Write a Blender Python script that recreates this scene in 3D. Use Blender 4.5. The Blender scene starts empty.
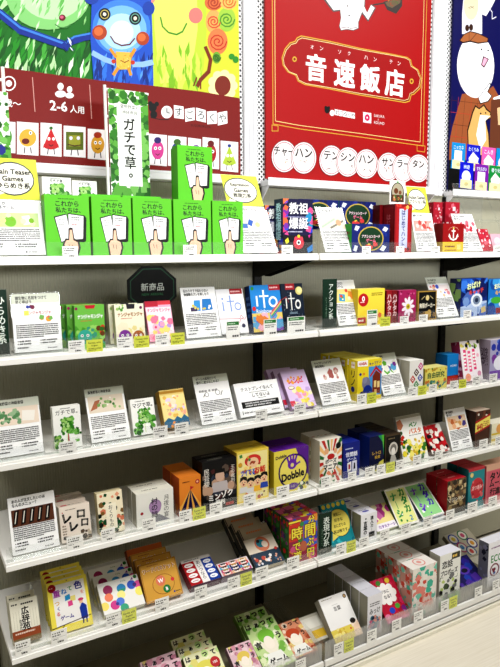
import bpy, bmesh, math, random
import numpy as np
from mathutils import Matrix, Vector
sc = bpy.context.scene
COL = sc.collection
random.seed(7)

# ------------------------------------------------------------------ camera
F_PX, YAW, PIT, ROL = 615.86, .524505, .130735, -.0084102
CAM = np.array([-1.078071, -1.462109, 1.329346])
FW = np.array([math.sin(YAW)*math.cos(PIT), math.cos(YAW)*math.cos(PIT), -math.sin(PIT)])
_R = np.array([math.cos(YAW), -math.sin(YAW), 0.]); _U = np.cross(_R, FW)
RT = _R*math.cos(ROL)+_U*math.sin(ROL); UP = -_R*math.sin(ROL)+_U*math.cos(ROL)
def unp(x, y, axis, val):
    """the point of the plane axis = val that the photograph shows at x, y"""
    d = FW+RT*(x-250)/F_PX-UP*(y-333.5)/F_PX
    return CAM+(val-CAM[axis])/d[axis]*d
def proj(P):
    d = np.asarray(P)-CAM; w = d@FW
    return 250+F_PX*(d@RT)/w, 333.5-F_PX*(d@UP)/w
cd = bpy.data.cameras.new('camera'); cam = bpy.data.objects.new('camera', cd); COL.objects.link(cam)
cd.sensor_fit = 'VERTICAL'; cd.sensor_height = 36; cd.lens = F_PX/667*36; cd.clip_start = .02
cam.matrix_world = Matrix(((RT[0], UP[0], -FW[0], CAM[0]), (RT[1], UP[1], -FW[1], CAM[1]), (RT[2], UP[2], -FW[2], CAM[2]), (0, 0, 0, 1)))
sc.camera = cam

# ------------------------------------------------------------------ materials
_M = {}
def lin(h):
    h = h.lstrip('#')
    if len(h) == 3: h = ''.join(c*2 for c in h)
    v = [int(h[i:i+2], 16)/255 for i in (0, 2, 4)]
    return [c/12.92 if c <= .04045 else ((c+.055)/1.055)**2.4 for c in v]
def mat(h, rough=.42, metal=0., key=''):
    k = (h, rough, metal, key)
    if k in _M: return _M[k]
    m = bpy.data.materials.new('print '+h); m.use_nodes = True
    nt = m.node_tree; b = nt.nodes['Principled BSDF']
    b.inputs['Base Color'].default_value = (*[v**1.28 for v in lin(h)], 1); b.inputs['Metallic'].default_value = metal; b.inputs['Specular IOR Level'].default_value = .16
    n = nt.nodes.new('ShaderNodeTexNoise'); n.inputs['Scale'].default_value = 35
    tc = nt.nodes.new('ShaderNodeTexCoord'); nt.links.new(tc.outputs['Object'], n.inputs['Vector'])
    mr = nt.nodes.new('ShaderNodeMapRange'); mr.inputs[3].default_value = rough-.06; mr.inputs[4].default_value = rough+.06
    nt.links.new(n.outputs['Fac'], mr.inputs[0]); nt.links.new(mr.outputs[0], b.inputs['Roughness'])
    _M[k] = m; return m
def clear_mat(name, tint, edge, rough=.04, base=.0):
    m = bpy.data.materials.new(name); m.use_nodes = True; nt = m.node_tree; nt.nodes.clear()
    out = nt.nodes.new('ShaderNodeOutputMaterial'); tr = nt.nodes.new('ShaderNodeBsdfTransparent'); tr.inputs[0].default_value = (*tint, 1)
    gl = nt.nodes.new('ShaderNodeBsdfGlossy'); gl.inputs['Roughness'].default_value = rough; gl.inputs['Color'].default_value = (.95, .97, .97, 1)
    lw = nt.nodes.new('ShaderNodeLayerWeight'); lw.inputs['Blend'].default_value = .5
    pw = nt.nodes.new('ShaderNodeMath'); pw.operation = 'POWER'; pw.inputs[1].default_value = 4; nt.links.new(lw.outputs['Facing'], pw.inputs[0])
    fr = nt.nodes.new('ShaderNodeMath'); fr.operation = 'MULTIPLY_ADD'; fr.inputs[1].default_value = edge; fr.inputs[2].default_value = .02; nt.links.new(pw.outputs[0], fr.inputs[0])
    ns = nt.nodes.new('ShaderNodeTexNoise'); ns.inputs['Scale'].default_value = 12
    ad = nt.nodes.new('ShaderNodeMath'); ad.operation = 'MULTIPLY_ADD'; ad.inputs[1].default_value = .03; ad.use_clamp = True
    nt.links.new(ns.outputs['Fac'], ad.inputs[0]); nt.links.new(fr.outputs[0], ad.inputs[2])
    mx = nt.nodes.new('ShaderNodeMixShader'); nt.links.new(ad.outputs[0], mx.inputs[0]); nt.links.new(tr.outputs[0], mx.inputs[1]); nt.links.new(gl.outputs[0], mx.inputs[2])
    last = mx
    if base:
        df = nt.nodes.new('ShaderNodeBsdfDiffuse'); df.inputs[0].default_value = (.8, .8, .78, 1)
        m2 = nt.nodes.new('ShaderNodeMixShader'); m2.inputs[0].default_value = base
        nt.links.new(mx.outputs[0], m2.inputs[1]); nt.links.new(df.outputs[0], m2.inputs[2]); last = m2
    nt.links.new(last.outputs[0], out.inputs[0]); return m
ACR = clear_mat('clear acrylic', (.985, .992, .99), .7, base=.03)
CLIP = clear_mat('thin clear sleeve', (1, 1, 1), .3)
FROST = clear_mat('ribbed clear plastic', (.85, .86, .84), .4, .25, base=.36)
WHITE = mat('#f4f3ef', .35); STEEL = mat('#f1f1f3', .3, 0, 'steel'); DARKMETAL_SHADE = mat('#26231c', .5); EDGE = mat('#d9d8d2', .4)
def floor_mat():
    m = bpy.data.materials.new('pale wood floor'); m.use_nodes = True; nt = m.node_tree; b = nt.nodes['Principled BSDF']
    tc = nt.nodes.new('ShaderNodeTexCoord'); mp = nt.nodes.new('ShaderNodeMapping'); mp.inputs['Scale'].default_value = (2.2, 60, 1)
    n = nt.nodes.new('ShaderNodeTexNoise'); n.inputs['Scale'].default_value = 3; n.inputs['Detail'].default_value = 6
    cr = nt.nodes.new('ShaderNodeValToRGB'); cr.color_ramp.elements[0].color = (*lin('#dcd4c0'), 1); cr.color_ramp.elements[1].color = (*lin('#e9e2d2'), 1)
    cr.color_ramp.elements[0].position = .3; cr.color_ramp.elements[1].position = .7
    nt.links.new(tc.outputs['Object'], mp.inputs[0]); nt.links.new(mp.outputs[0], n.inputs['Vector']); nt.links.new(n.outputs['Fac'], cr.inputs[0]); nt.links.new(cr.outputs[0], b.inputs['Base Color'])
    b.inputs['Roughness'].default_value = .4; return m
def peg_mat():
    m = bpy.data.materials.new('perforated white steel'); m.use_nodes = True; nt = m.node_tree; b = nt.nodes['Principled BSDF']
    tc = nt.nodes.new('ShaderNodeTexCoord'); sp = nt.nodes.new('ShaderNodeSeparateXYZ'); nt.links.new(tc.outputs['Object'], sp.inputs[0])
    def mth(op, a, bb=None):
        n = nt.nodes.new('ShaderNodeMath'); n.operation = op
        for i, v in enumerate((a, bb)):
            if v is None: continue
            if isinstance(v, (int, float)): n.inputs[i].default_value = v
            else: nt.links.new(v, n.inputs[i])
        return n.outputs[0]
    k = math.pi/.0165
    s = mth('MULTIPLY', mth('SINE', mth('MULTIPLY', mth('ADD', sp.outputs[0], sp.outputs[2]), k)), mth('SINE', mth('MULTIPLY', mth('SUBTRACT', sp.outputs[0], sp.outputs[2]), k)))
    hole = mth('GREATER_THAN', mth('ABSOLUTE', s), .5)
    mx = nt.nodes.new('ShaderNodeMixRGB'); mx.inputs[1].default_value = (*lin('#e9e9ea'), 1); mx.inputs[2].default_value = (*lin('#1c1c1c'), 1)
    nt.links.new(hole, mx.inputs[0]); nt.links.new(mx.outputs[0], b.inputs['Base Color']); b.inputs['Roughness'].default_value = .4; return m

# ------------------------------------------------------------------ mesh helpers
class MB:
    def __init__(s): s.v = []; s.f = []; s.m = []; s.mats = []
    def mi(s, m):
        if m not in s.mats: s.mats.append(m)
        return s.mats.index(m)
    def face(s, pts, m):
        n = len(s.v); s.v += [tuple(p) for p in pts]; s.f.append(tuple(range(n, n+len(pts)))); s.m.append(s.mi(m))
    def mesh(s, vs, fs, m):
        n = len(s.v); s.v += [tuple(p) for p in vs]; i = s.mi(m)
        for f in fs: s.f.append(tuple(n+k for k in f)); s.m.append(i)
    def box(s, x0, x1, y0, y1, z0, z1, m, M=None):
        vs = [Vector(p) for p in ((x0, y0, z0), (x1, y0, z0), (x1, y1, z0), (x0, y1, z0), (x0, y0, z1), (x1, y0, z1), (x1, y1, z1), (x0, y1, z1))]
        if M is not None: vs = [M @ v for v in vs]
        s.mesh(vs, [(0, 3, 2, 1), (4, 5, 6, 7), (0, 1, 5, 4), (1, 2, 6, 5), (2, 3, 7, 6), (3, 0, 4, 7)], m)
    def prism(s, poly, axis, a, b, m):
        """poly of 2-D points in the plane across the axis ('x': y,z), from a to b"""
        n = len(poly); g = (lambda t, p: (t, p[0], p[1])) if axis == 'x' else ((lambda t, p: (p[0], t, p[1])) if axis == 'y' else (lambda t, p: (p[0], p[1], t)))
        vs = [g(a, p) for p in poly]+[g(b, p) for p in poly]
        fs = [tuple(range(n))[::-1], tuple(range(n, 2*n))]+[(i, (i+1) % n, n+(i+1) % n, n+i) for i in range(n)]
        s.mesh(vs, fs, m)
    def tube(s, pts, r, m, n=8):
        for a, b in zip(pts[:-1], pts[1:]):
            a = Vector(a); b = Vector(b); d = (b-a).normalized(); u = d.orthogonal().normalized(); w = d.cross(u)
            ring = [u*math.cos(t)*r+w*math.sin(t)*r for t in [2*math.pi*i/n for i in range(n)]]
            vs = [a+q for q in ring]+[b+q for q in ring]
            s.mesh(vs, [tuple(range(n))[::-1], tuple(range(n, 2*n))]+[(i, (i+1) % n, n+(i+1) % n, n+i) for i in range(n)], m)
    def build(s, name, parent=None, bevel=0, fix=True):
        me = bpy.data.meshes.new(name); me.from_pydata(s.v, [], s.f)
        for m in s.mats: me.materials.append(m)
        me.polygons.foreach_set('material_index', s.m); me.update()
        if fix:
            bm = bmesh.new(); bm.from_mesh(me)
            bmesh.ops.recalc_face_normals(bm, faces=bm.faces)
            if bevel: bmesh.ops.bevel(bm, geom=bm.edges[:], offset=bevel, segments=2, affect='EDGES', profile=.6)
            bm.to_mesh(me); bm.free()
        o = bpy.data.objects.new(name, me); COL.objects.link(o)
        if parent: o.parent = parent
        return o
def tag(o, label, cat, group=None, kind=None):
    o['label'] = label; o['category'] = cat
    if group: o['group'] = group
    if kind: o['kind'] = kind
    return o
def struct(o, label):
    o['label'] = label; o['kind'] = 'structure'; return o
def empty(name, loc):
    o = bpy.data.objects.new(name, None); COL.objects.link(o); o.location = loc; o.empty_display_size = .02; return o
def dup(o):
    c = o.copy(); COL.objects.link(c)
    for ch in list(o.children):
        d = ch.copy(); COL.objects.link(d); d.parent = c
        for g in list(ch.children):
            e = g.copy(); COL.objects.link(e); e.parent = d
    return c

# ------------------------------------------------------------------ printing: flat ink laid on a face
_G = {}
_tc = bpy.data.curves.new('lettering', 'FONT'); _tc.resolution_u = 2; _tc.align_x = 'CENTER'
_to = bpy.data.objects.new('lettering', _tc); COL.objects.link(_to)
def glyphs(s, bold):
    k = (s, bold)
    if k not in _G:
        _tc.body = s; _tc.offset = bold
        me = bpy.data.meshes.new_from_object(_to.evaluated_get(bpy.context.evaluated_depsgraph_get()))
        vs = [(v.co.x, v.co.y) for v in me.vertices]; fs = [tuple(p.vertices) for p in me.polygons]
        if not vs: vs = [(0, 0), (1, 0), (1, 1)]
        x0 = min(v[0] for v in vs); x1 = max(v[0] for v in vs); y0 = min(v[1] for v in vs); y1 = max(v[1] for v in vs)
        _G[k] = ([(v[0]-(x0+x1)/2, v[1]-(y0+y1)/2) for v in vs], fs, x1-x0, y1-y0); bpy.data.meshes.remove(me)
    return _G[k]
def clip(poly, w, h):
    for ax, val, sg in ((0, 0, 1), (0, w, -1), (1, 0, 1), (1, h, -1)):
        out = []
        for i in range(len(poly)):
            a = poly[i-1]; b = poly[i]; da = (a[ax]-val)*sg; db = (b[ax]-val)*sg
            if da >= 0 and db >= 0: out.append(b)
            elif da >= 0 > db or db >= 0 > da:
                t = da/(da-db); out.append((a[0]+(b[0]-a[0])*t, a[1]+(b[1]-a[1])*t))
                if db >= 0: out.append(b)
        poly = out
        if len(poly) < 3: return []
    return poly
class Ink:
    """draws operations in face units (0..1 across, 0..1 up) on a face of size w x h with origin o and axes ux, uy, n"""
    def __init__(s, mb, o, ux, uy, w, h, step=3e-5):
        s.mb = mb; s.o = Vector(o); s.ux = Vector(ux); s.uy = Vector(uy); s.n = s.ux.cross(s.uy); s.w = w; s.h = h; s.k = 1; s.step = step
    def put(s, poly, c):
        poly = clip(poly, s.w, s.h)
        if len(poly) >= 3: s.mb.face([s.o+s.ux*p[0]+s.uy*p[1]+s.n*(s.k*s.step) for p in poly], mat(c))
    def draw(s, ops):
        w, h = s.w, s.h
        for op in ops:
            t = op[0]; s.k += 1
            if t == 'R': x0, y0, x1, y1, c = op[1:]; s.put([(x0*w, y0*h), (x1*w, y0*h), (x1*w, y1*h), (x0*w, y1*h)], c)
            elif t == 'E': cx, cy, rx, ry, c = op[1:6]; a0 = op[6] if len(op) > 6 else 0; s.put(s.ell(cx*w, cy*h, rx*w, ry*h, a0), c)
            elif t == 'C': cx, cy, r, c = op[1:]; s.put(s.ell(cx*w, cy*h, r*w, r*w), c)
            elif t == 'P': s.put([(x*w, y*h) for x, y in op[1]], op[2])
            elif t == 'L':
                pts = [(x*w, y*h) for x, y in op[1]]; r = op[2]*w/2
                for a, b in zip(pts[:-1], pts[1:]):
                    d = Vector((b[0]-a[0], b[1]-a[1])); 
                    if d.length < 1e-9: continue
                    d.normalize(); q = (-d.y*r, d.x*r); e = (d.x*r*.6, d.y*r*.6)
                    s.put([(a[0]+q[0]-e[0], a[1]+q[1]-e[1]), (a[0]-q[0]-e[0], a[1]-q[1]-e[1]), (b[0]-q[0]+e[0], b[1]-q[1]+e[1]), (b[0]+q[0]+e[0], b[1]+q[1]+e[1])], op[3])
                    s.k += .02
            elif t == 'T': s.text(*op[1:])
            elif t == 'V':
                st, cx, y0, y1, c = op[1:6]; kw = op[6] if len(op) > 6 else {}
                n = len(st); dy = (y0-y1)/n; hh = abs(dy)*.9
                for i, ch in enumerate(st):
                    if ch == 'ー': s.text('|', cx, y0-dy*(i+.5), hh, c, {'b': .02})
                    else: s.text(ch, cx, y0-dy*(i+.5), hh, c, dict(kw, em=1))
            elif t == 'B':
                x0, y0, x1, y1, n, c = op[1:7]; rnd = random.Random(str(op)); lh = (y1-y0)/n*h
                for i in range(n):
                    y = y1*h-lh*(i+.8); x = x0*w; xe = x1*w-(0 if i < n-1 else rnd.random()*.4*(x1-x0)*w)
                    while x < xe:
                        g = lh*(.45+.35*rnd.random())
                        s.put([(x, y), (min(x+g, xe), y), (min(x+g, xe), y+lh*(.45+.2*rnd.random())), (x, y+lh*.5)], c); x += g+lh*(.14 if rnd.random() < .8 else .4)
            elif t == 'S':
                x0, y0, x1, y1, n, sz, cs = op[1:8]; rnd = random.Random(str(op))
                for i in range(n):
                    cx = (x0+(x1-x0)*rnd.random())*w; cy = (y0+(y1-y0)*rnd.random())*h; r = sz*w*(.6+.8*rnd.random()); m = rnd.randint(4, 7); a0 = rnd.random()*6
                    s.put([(cx+r*math.cos(a0+6.283*j/m), cy+r*math.sin(a0+6.283*j/m)) for j in range(m)], rnd.choice(cs)); s.k += .15
    def ell(s, cx, cy, rx, ry, a0=0, n=20):
        ca, sa = math.cos(a0), math.sin(a0); o = []
        for i in range(n):
            a = 2*math.pi*i/n; x = rx*math.cos(a); y = ry*math.sin(a); o.append((cx+x*ca-y*sa, cy+x*sa+y*ca))
        return o
    def text(s, st, cx, cy, hh, c, kw=None):
        kw = kw or {}; b = kw.get('b', .012); vs, fs, gw, gh = glyphs(st, 0. if b > .02 else min(b, .008)); H = hh*s.h
        sy = H/(.86 if kw.get('em') else max(gh, .3)); sx = sy
        if 'w' in kw: sx = min(sx, kw['w']*s.w/gw)
        a = math.radians(kw.get('r', 0)); ca, sa = math.cos(a), math.sin(a); e = max(b-.01, 0)*.8
        for dx, dy in (((-e, -e), (e, -e), (-e, e), (e, e)) if b > .02 else ((0, 0),)):
            P = [((x+dx)*sx*ca-(y+dy)*sy*sa+cx*s.w, (x+dx)*sx*sa+(y+dy)*sy*ca+cy*s.h) for x, y in vs]
            s.mb.mesh([s.o+s.ux*p[0]+s.uy*p[1]+s.n*(s.k*s.step) for p in P], fs, mat(c)); s.k += .06

# ------------------------------------------------------------------ shelf geometry
D = .3464; BW = .9
SH = {1: 1.3241, 2: 1.0998, 3: .8565, 4: .6122, 5: .3776, 6: .066}
Y0 = {1: .022, 2: .022, 3: .022, 4: .022, 5: .022, 6: -.02}
THICK = .017
REF = {}
ORD = ['second', 'third', 'fourth', 'fifth', 'sixth', 'seventh']

def place(sh, bl, br, tl, tr, d, y0=None, dz=0, lean=None):
    """width, height, lean and position of a box from where its front face is seen"""
    y = Y0[sh] if y0 is None else y0; th = 0.
    for _ in range(5):
        z = SH[sh]+dz+d*math.sin(max(th, 0)); 
        def solx(px):
            lo = unp(px[0], px[1], 1, y) if isinstance(px, tuple) else None
            # x of the line y, z seen at column px
            a, b = -2., 2.
            for _ in range(40):
                m = (a+b)/2
                if proj((m, y, z))[0] < px: a = m
                else: b = m
            return a
        xl, xr = solx(bl), solx(br)
        q = []
        for X, t in ((xl, tl), (xr, tr)):
            if t is None: continue
            P = unp(t[0], t[1], 0, X); q.append((P[1]-y, P[2]-z))
        a = sum(k[0] for k in q)/len(q); b = sum(k[1] for k in q)/len(q)
        if lean == 0:
            b = 0
            for X, t in ((xl, tl), (xr, tr)):
                if t is None: continue
                b += unp(t[0], t[1], 1, y)[2]-z
            b /= len(q); a = 0
        th = math.atan2(a, b)
        if th < math.radians(2.5): th = 0
        if lean is not None: th = math.radians(lean)
    h = math.hypot(a, b) if th else b
    if lean:
        lo, hi = .02, .3; yt = sum(t[1] for t in (tl, tr) if t)/len(q); X = (xl+xr)/2
        for _ in range(30):
            h = (lo+hi)/2
            if proj((X, y+h*math.sin(th), z+h*math.cos(th)))[1] > yt: lo = h
            else: hi = h
    return dict(x=(xl+xr)/2, y=y, z=z, w=xr-xl, h=h, th=th, d=d)

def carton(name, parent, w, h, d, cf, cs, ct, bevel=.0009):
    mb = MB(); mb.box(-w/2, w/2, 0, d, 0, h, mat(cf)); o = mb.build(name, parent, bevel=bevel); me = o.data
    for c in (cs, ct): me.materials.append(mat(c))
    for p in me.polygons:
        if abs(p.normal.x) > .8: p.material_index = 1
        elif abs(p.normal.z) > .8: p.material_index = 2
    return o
def price(px, ref, note=False, sh=None, head=None):
    """a small card clipped to the front of the shelf strip"""
    x0, y0, x1, y1 = px; sh = sh or min(range(1, 7), key=lambda k: abs(proj((unp((x0+x1)/2, y1, 1, -.0045)[0], -.0045, SH[k]-.0045))[1]-y1))
    y = -.0455 if sh == 6 else -.0036; zb = .0657 if sh == 6 else SH[sh]-.0047
    a = unp((x0+x1)/2-(x1-x0)/2, (y0+y1)/2, 1, y); b = unp((x1), (y0+y1)/2, 1, y); c = unp((x0+x1)/2, y0, 1, y); e = unp((x0+x1)/2, y1, 1, y)
    w = (b[0]-a[0])*.96; h = (c[2]-e[2])*.97
    mb = MB(); mb.box(-w/2, w/2, 0, .0008, 0, h, mat('#e4e96a' if note else '#fbfbf8', .35)); o = mb.build('english_note' if note else 'price_card')
    o.location = ((a[0]+b[0])/2, y, zb)
    p = MB(); k = Ink(p, (-w/2, 0, 0), (1, 0, 0), (0, 0, 1), w, h)
    if note: k.draw([('T', 'Games with', .5, .76, .17, '#3c4420', {'w': .8}), ('T', 'English', .5, .5, .18, '#3c4420', {'w': .6}), ('B', .12, .1, .88, .34, 2, '#6a7030')])
    else:
        ops = [('B', .08, .58, .8, .9, 2, '#555'), ('R', .08, .5, .92, .515, '#aaa'), ('B', .1, .36, .5, .47, 1, '#888'), ('T', '¥', .44, .2, .17, '#333'), ('B', .5, .1, .92, .32, 1, '#444')]
        if head: ops = [('R', .06, .78, .94, .97, head), ('B', .15, .82, .85, .93, 1, '#cfe8cf'), ('B', .1, .5, .9, .72, 2, '#666'), ('B', .45, .1, .92, .3, 1, '#444')]
        k.draw(ops)
    p.build('print', o, fix=False)
    q = MB(); q.box(-w/2-.0012, w/2+.0012, -.0016, -.0009, 0, h+.0015, CLIP); q.build('plastic_clip', o)
    if note: tag(o, f'yellow-green English note below the {ref}', 'note', 'English notes along the shelf strips')
    else: tag(o, f'white price card for the {ref}', 'price card', 'price cards along the shelf strips')
    return o
ITEMS = []
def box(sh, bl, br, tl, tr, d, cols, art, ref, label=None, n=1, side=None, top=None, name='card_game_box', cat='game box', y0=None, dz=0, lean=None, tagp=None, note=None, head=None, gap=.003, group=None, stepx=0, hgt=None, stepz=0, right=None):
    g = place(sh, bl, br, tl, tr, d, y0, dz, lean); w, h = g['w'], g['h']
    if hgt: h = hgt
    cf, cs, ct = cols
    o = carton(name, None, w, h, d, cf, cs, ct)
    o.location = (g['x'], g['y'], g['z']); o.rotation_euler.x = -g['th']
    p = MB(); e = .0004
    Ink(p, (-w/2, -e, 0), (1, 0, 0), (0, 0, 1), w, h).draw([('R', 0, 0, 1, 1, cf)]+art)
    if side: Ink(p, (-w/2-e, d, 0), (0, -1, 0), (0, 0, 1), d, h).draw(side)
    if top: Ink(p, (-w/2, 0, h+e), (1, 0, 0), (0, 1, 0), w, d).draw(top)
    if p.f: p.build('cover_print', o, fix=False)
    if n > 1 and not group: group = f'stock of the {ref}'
    tag(o, label or ref, cat, group)
    for i in range(1, n):
        c = dup(o); dy = (d/max(math.cos(g['th']), .35)+gap)*i
        c.location = (g['x']+stepx*i, g['y']+dy, g['z']+stepz*i)
        c['label'] = f'{ORD[i-1]} back behind the {ref}'
    if tagp: price(tagp, ref, head=head, sh=sh)
    if note: price(note, ref, True, sh=sh)
    REF[ref] = g
    return o
def sign(sh, bl, br, tl, tr, art, ref, d=.002, y0=None, tagart=None, name='info_sign', paper='#fdfdfc', cat='sign', lean=None, thick=.0016, dz=0):
    g = place(sh, bl, br, tl, tr, d, y0, dz+.004, lean); w, h, th = g['w'], g['h'], g['th']
    mb = MB(); mb.box(-w/2, w/2, 0, thick*.5, 0, h, mat(paper, .4)); o = mb.build(name)
    o.location = (g['x'], g['y'], g['z']); o.rotation_euler.x = -th
    p = MB(); Ink(p, (-w/2, -.0003, 0), (1, 0, 0), (0, 0, 1), w, h).draw(art); p.build('print', o, fix=False)
    a = MB(); a.box(-w/2-.002, w/2+.002, thick*.5+.0004, thick*.5+.0024, -.001, h+.003, ACR); a.box(-w/2-.002, w/2+.002, -.0035, -.0018, -.001, .016, CLIP)
    Rm = Matrix.Rotation(th, 4, 'X')
    a.box(-w/2-.002, w/2+.002, -.012, .055, -.0035, -.0012, ACR, Rm)
    a.build('acrylic_holder', o)
    if tagart:
        tw, tx, thh, ops, dz2 = tagart
        q = MB(); q.box(tx-tw/2, tx+tw/2, -.0014, -.0006, h+dz2, h+dz2+thh, mat('#dfe65a', .4)); c = q.build('category_tag', o)
        r = MB(); Ink(r, (tx-tw/2, -.0016, h+dz2), (1, 0, 0), (0, 0, 1), tw, thh).draw(ops); r.build('print', c, fix=False)
    tag(o, ref, cat, 'white information signs' if name == 'info_sign' else None)
    REF[ref] = g
    return o

# ------------------------------------------------------------------ room and gondola
mb = MB(); mb.box(-4, 6, -9, 1.2, -.05, 0, floor_mat()); struct(mb.build('floor'), 'pale wood-grain shop floor')
mb = MB(); mb.box(-4, 5, D+.12, D+.2, 0, 3, mat('#e4e2dc', .6)); struct(mb.build('wall_back'), 'plain light wall behind the shelving')
mb = MB(); mb.box(-4, 6, -2.7, -2.6, 0, 1.44, mat('#2b2822', .7)); struct(mb.build('wall_light_blocker'), 'added low partition behind the camera, shading the lower shelves')  # unseen partition, added to keep low front light off the lower shelves
PEG = peg_mat(); RIB = mat('#b3b19f', .5, 0, 'rib'); BAYS = [('left', -.9), ('middle', 0.), ('right', .9)]
for nm, x0 in BAYS:
    x1 = x0+BW
    mb = MB(); ys = []; n = 230
    vs = []
    for i in range(n+1):
        x = x0+.012+(BW-.024)*i/n; y = D+.004+(.0011 if i % 2 else 0); vs += [(x, y, .02), (x, y, 1.553)]
    mb.mesh(vs, [(2*i, 2*i+2, 2*i+3, 2*i+1) for i in range(n)], RIB); mb.box(x0+.012, x1-.012, D+.008, D+.012, .02, 1.553, RIB)
    o = mb.build('back_panel', fix=False); tag(o, f'vertically ribbed grey back panel of the {nm} shelving bay', 'back panel', 'ribbed back panels')
    p0, p1 = {'left': (-.9, -.052), 'middle': (.002, .788), 'right': (.868, 1.75)}[nm]
    mb = MB(); mb.box(0, p1-p0, 0, .012, 0, 1.1, PEG); o = mb.build('pegboard'); o.location = (p0, D+.001, 1.556)
    tag(o, f'perforated white steel panel behind the poster of the {nm} bay', 'pegboard', 'perforated upper panels')
    # ledge under the poster
    mb = MB(); mb.box(p0+.012, p1-.006, D-.05, D, 1.548, 1.566, STEEL); mb.box(p0+.012, p1-.006, D-.05, D-.046, 1.566, 1.574, STEEL); o = mb.build('poster_rail', bevel=.0015)
    for xx in (p0+.014, p1-.012):
        b = MB(); b.prism([(D-.048, 1.548), (D-.004, 1.548), (D-.004, 1.505)], 'x', xx, xx+.004, STEEL); b.build('bracket', o)
    tag(o, f'white ledge rail carrying the poster of the {nm} bay', 'rail', 'poster ledge rails')
for k, x in enumerate((-.9, -.004, .89)):
    nm = ['at the outer end of the left bay', 'between the left and middle bays', 'between the middle and right bays'][k]
    mb = MB(); mb.box(x-.014, x+.014, D-.012, D+.003, 0, 1.545, DARKMETAL_SHADE); o = mb.build('shelf_upright')
    s = MB()
    for j in range(58): s.box(x-.006, x-.002, D-.0126, D-.012, .05+j*.025, .065+j*.025, mat('#0c0b09')); s.box(x+.002, x+.006, D-.0126, D-.012, .05+j*.025, .065+j*.025, mat('#0c0b09'))
    s.build('slot_pattern', o, fix=False)
    tag(o, f'dark slotted shelving upright {nm}', 'upright', 'shelving uprights')
for p0, p1, nm in ((-.05, 0., 'beside the monster poster'), (.79, .866, 'between the red and navy posters')):
    u = MB(); u.box(p0, p1, D-.004, D+.05, 1.55, 2.66, STEEL); w3 = (p1-p0)/3
    for q in range(3): u.box(p0+q*w3+.002, p0+(q+1)*w3-.002, D-.008, D-.004, 1.55, 2.66, STEEL)
    tag(u.build('panel_post'), f'white folded steel post {nm}', 'post')
SN = {1: 'top', 2: 'second', 3: 'third', 4: 'fourth', 5: 'fifth'}
for sh in (1, 2, 3, 4, 5):
    z = SH[sh]
    for nm, x0 in BAYS:
        if nm == 'right' and sh > 2: continue
        x1 = x0+BW
        mb = MB(); mb.box(x0+.003, x1-.003, 0, D-.016, z-THICK, z, WHITE); o = mb.build('shelf_board', bevel=.0015)
        mb = MB(); mb.box(x0+.003, x1-.003, -.0025, .0, z-THICK-.001, z+.001, mat('#fbfaf6', .3, 0, 'nose')); mb.box(x0+.003, x1-.003, -.0065, -.0025, z-THICK-.001, z-.005, mat('#fbfaf6', .3, 0, 'nose')); mb.build('price_rail', o, bevel=.0008)
        for xx in (x0+.019, x1-.022):
            b = MB(); b.prism([(.035, z-THICK), (D-.014, z-THICK), (D-.014, z-.075), (D-.05, z-.075)], 'x', xx, xx+.003, DARKMETAL_SHADE); b.build('bracket', o)  # white bracket plates, their shade is put into the dark colour
        tag(o, f'white shelf board of the {nm} bay, {SN[sh]} from above', 'shelf', 'white shelf boards')
        if nm == 'right': continue
        mb = MB(); mb.box(x0+.006, x1-.006, .001, .0028, z+.0005, z+.033, ACR); mb.box(x0+.006, x1-.006, .0028, .016, z+.0005, z+.002, ACR)
        o = mb.build('shelf_strip'); tag(o, f'clear front strip on the {SN[sh]} shelf of the {nm} bay', 'shelf strip', 'clear front strips')
# bottom deck with frosted tray front, two rails and a kick plate
for nm, x0 in BAYS[:2]:
    x1 = x0+BW; y = -.04
    mb = MB(); mb.box(x0+.003, x1-.003, y, D-.016, .05, .0655, mat('#8a8470', .5)); o = mb.build('base_deck', bevel=.001)
    a = MB(); a.box(x0+.003, x1-.003, y-.006, y+.004, .045, .0655, WHITE); a.build('front_rail', o, bevel=.001)
    a = MB(); a.box(x0+.003, x1-.003, y-.006, y+.004, .021, .037, WHITE); a.build('front_rail', o, bevel=.001)
    a = MB(); a.box(x0+.003, x1-.003, y+.012, y+.02, .0, .05, DARKMETAL_SHADE); a.build('plinth', o)
    a = MB(); a.box(x0+.001, x1-.001, y-.010, y+.003, .0, .013, mat('#f3efe0')); a.build('kick_plate', o, bevel=.001)
    tag(o, f'white base deck with twin front rails at the foot of the {nm} bay', 'base deck', 'base decks')
    mb = MB(); n = 150; vs = []; fs = []
    for i in range(n+1):
        x = x0+.006+(BW-.012)*i/n; yy = y+.001+(.0022 if i % 2 else 0); vs += [(x, yy, .066), (x, yy, .124)]
    mb.mesh(vs, [(2*i, 2*i+2, 2*i+3, 2*i+1) for i in range(n)], FROST); mb.box(x0+.006, x1-.006, y, y+.004, .124, .1265, ACR)
    for xx, en in ((x0+.006, 'near'), (x1-.008, 'far')):
        e = MB(); e.box(xx, xx+.002, y+.005, .29, .066, .124, ACR); tag(e.build('tray_divider'), f'clear side wall at the {en} end of the {nm} bay tray', 'tray side', 'tray side walls')
    o = mb.build('tray_fence', fix=False); tag(o, f'ribbed clear tray front along the base deck of the {nm} bay', 'tray front', 'ribbed tray fronts')

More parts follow.
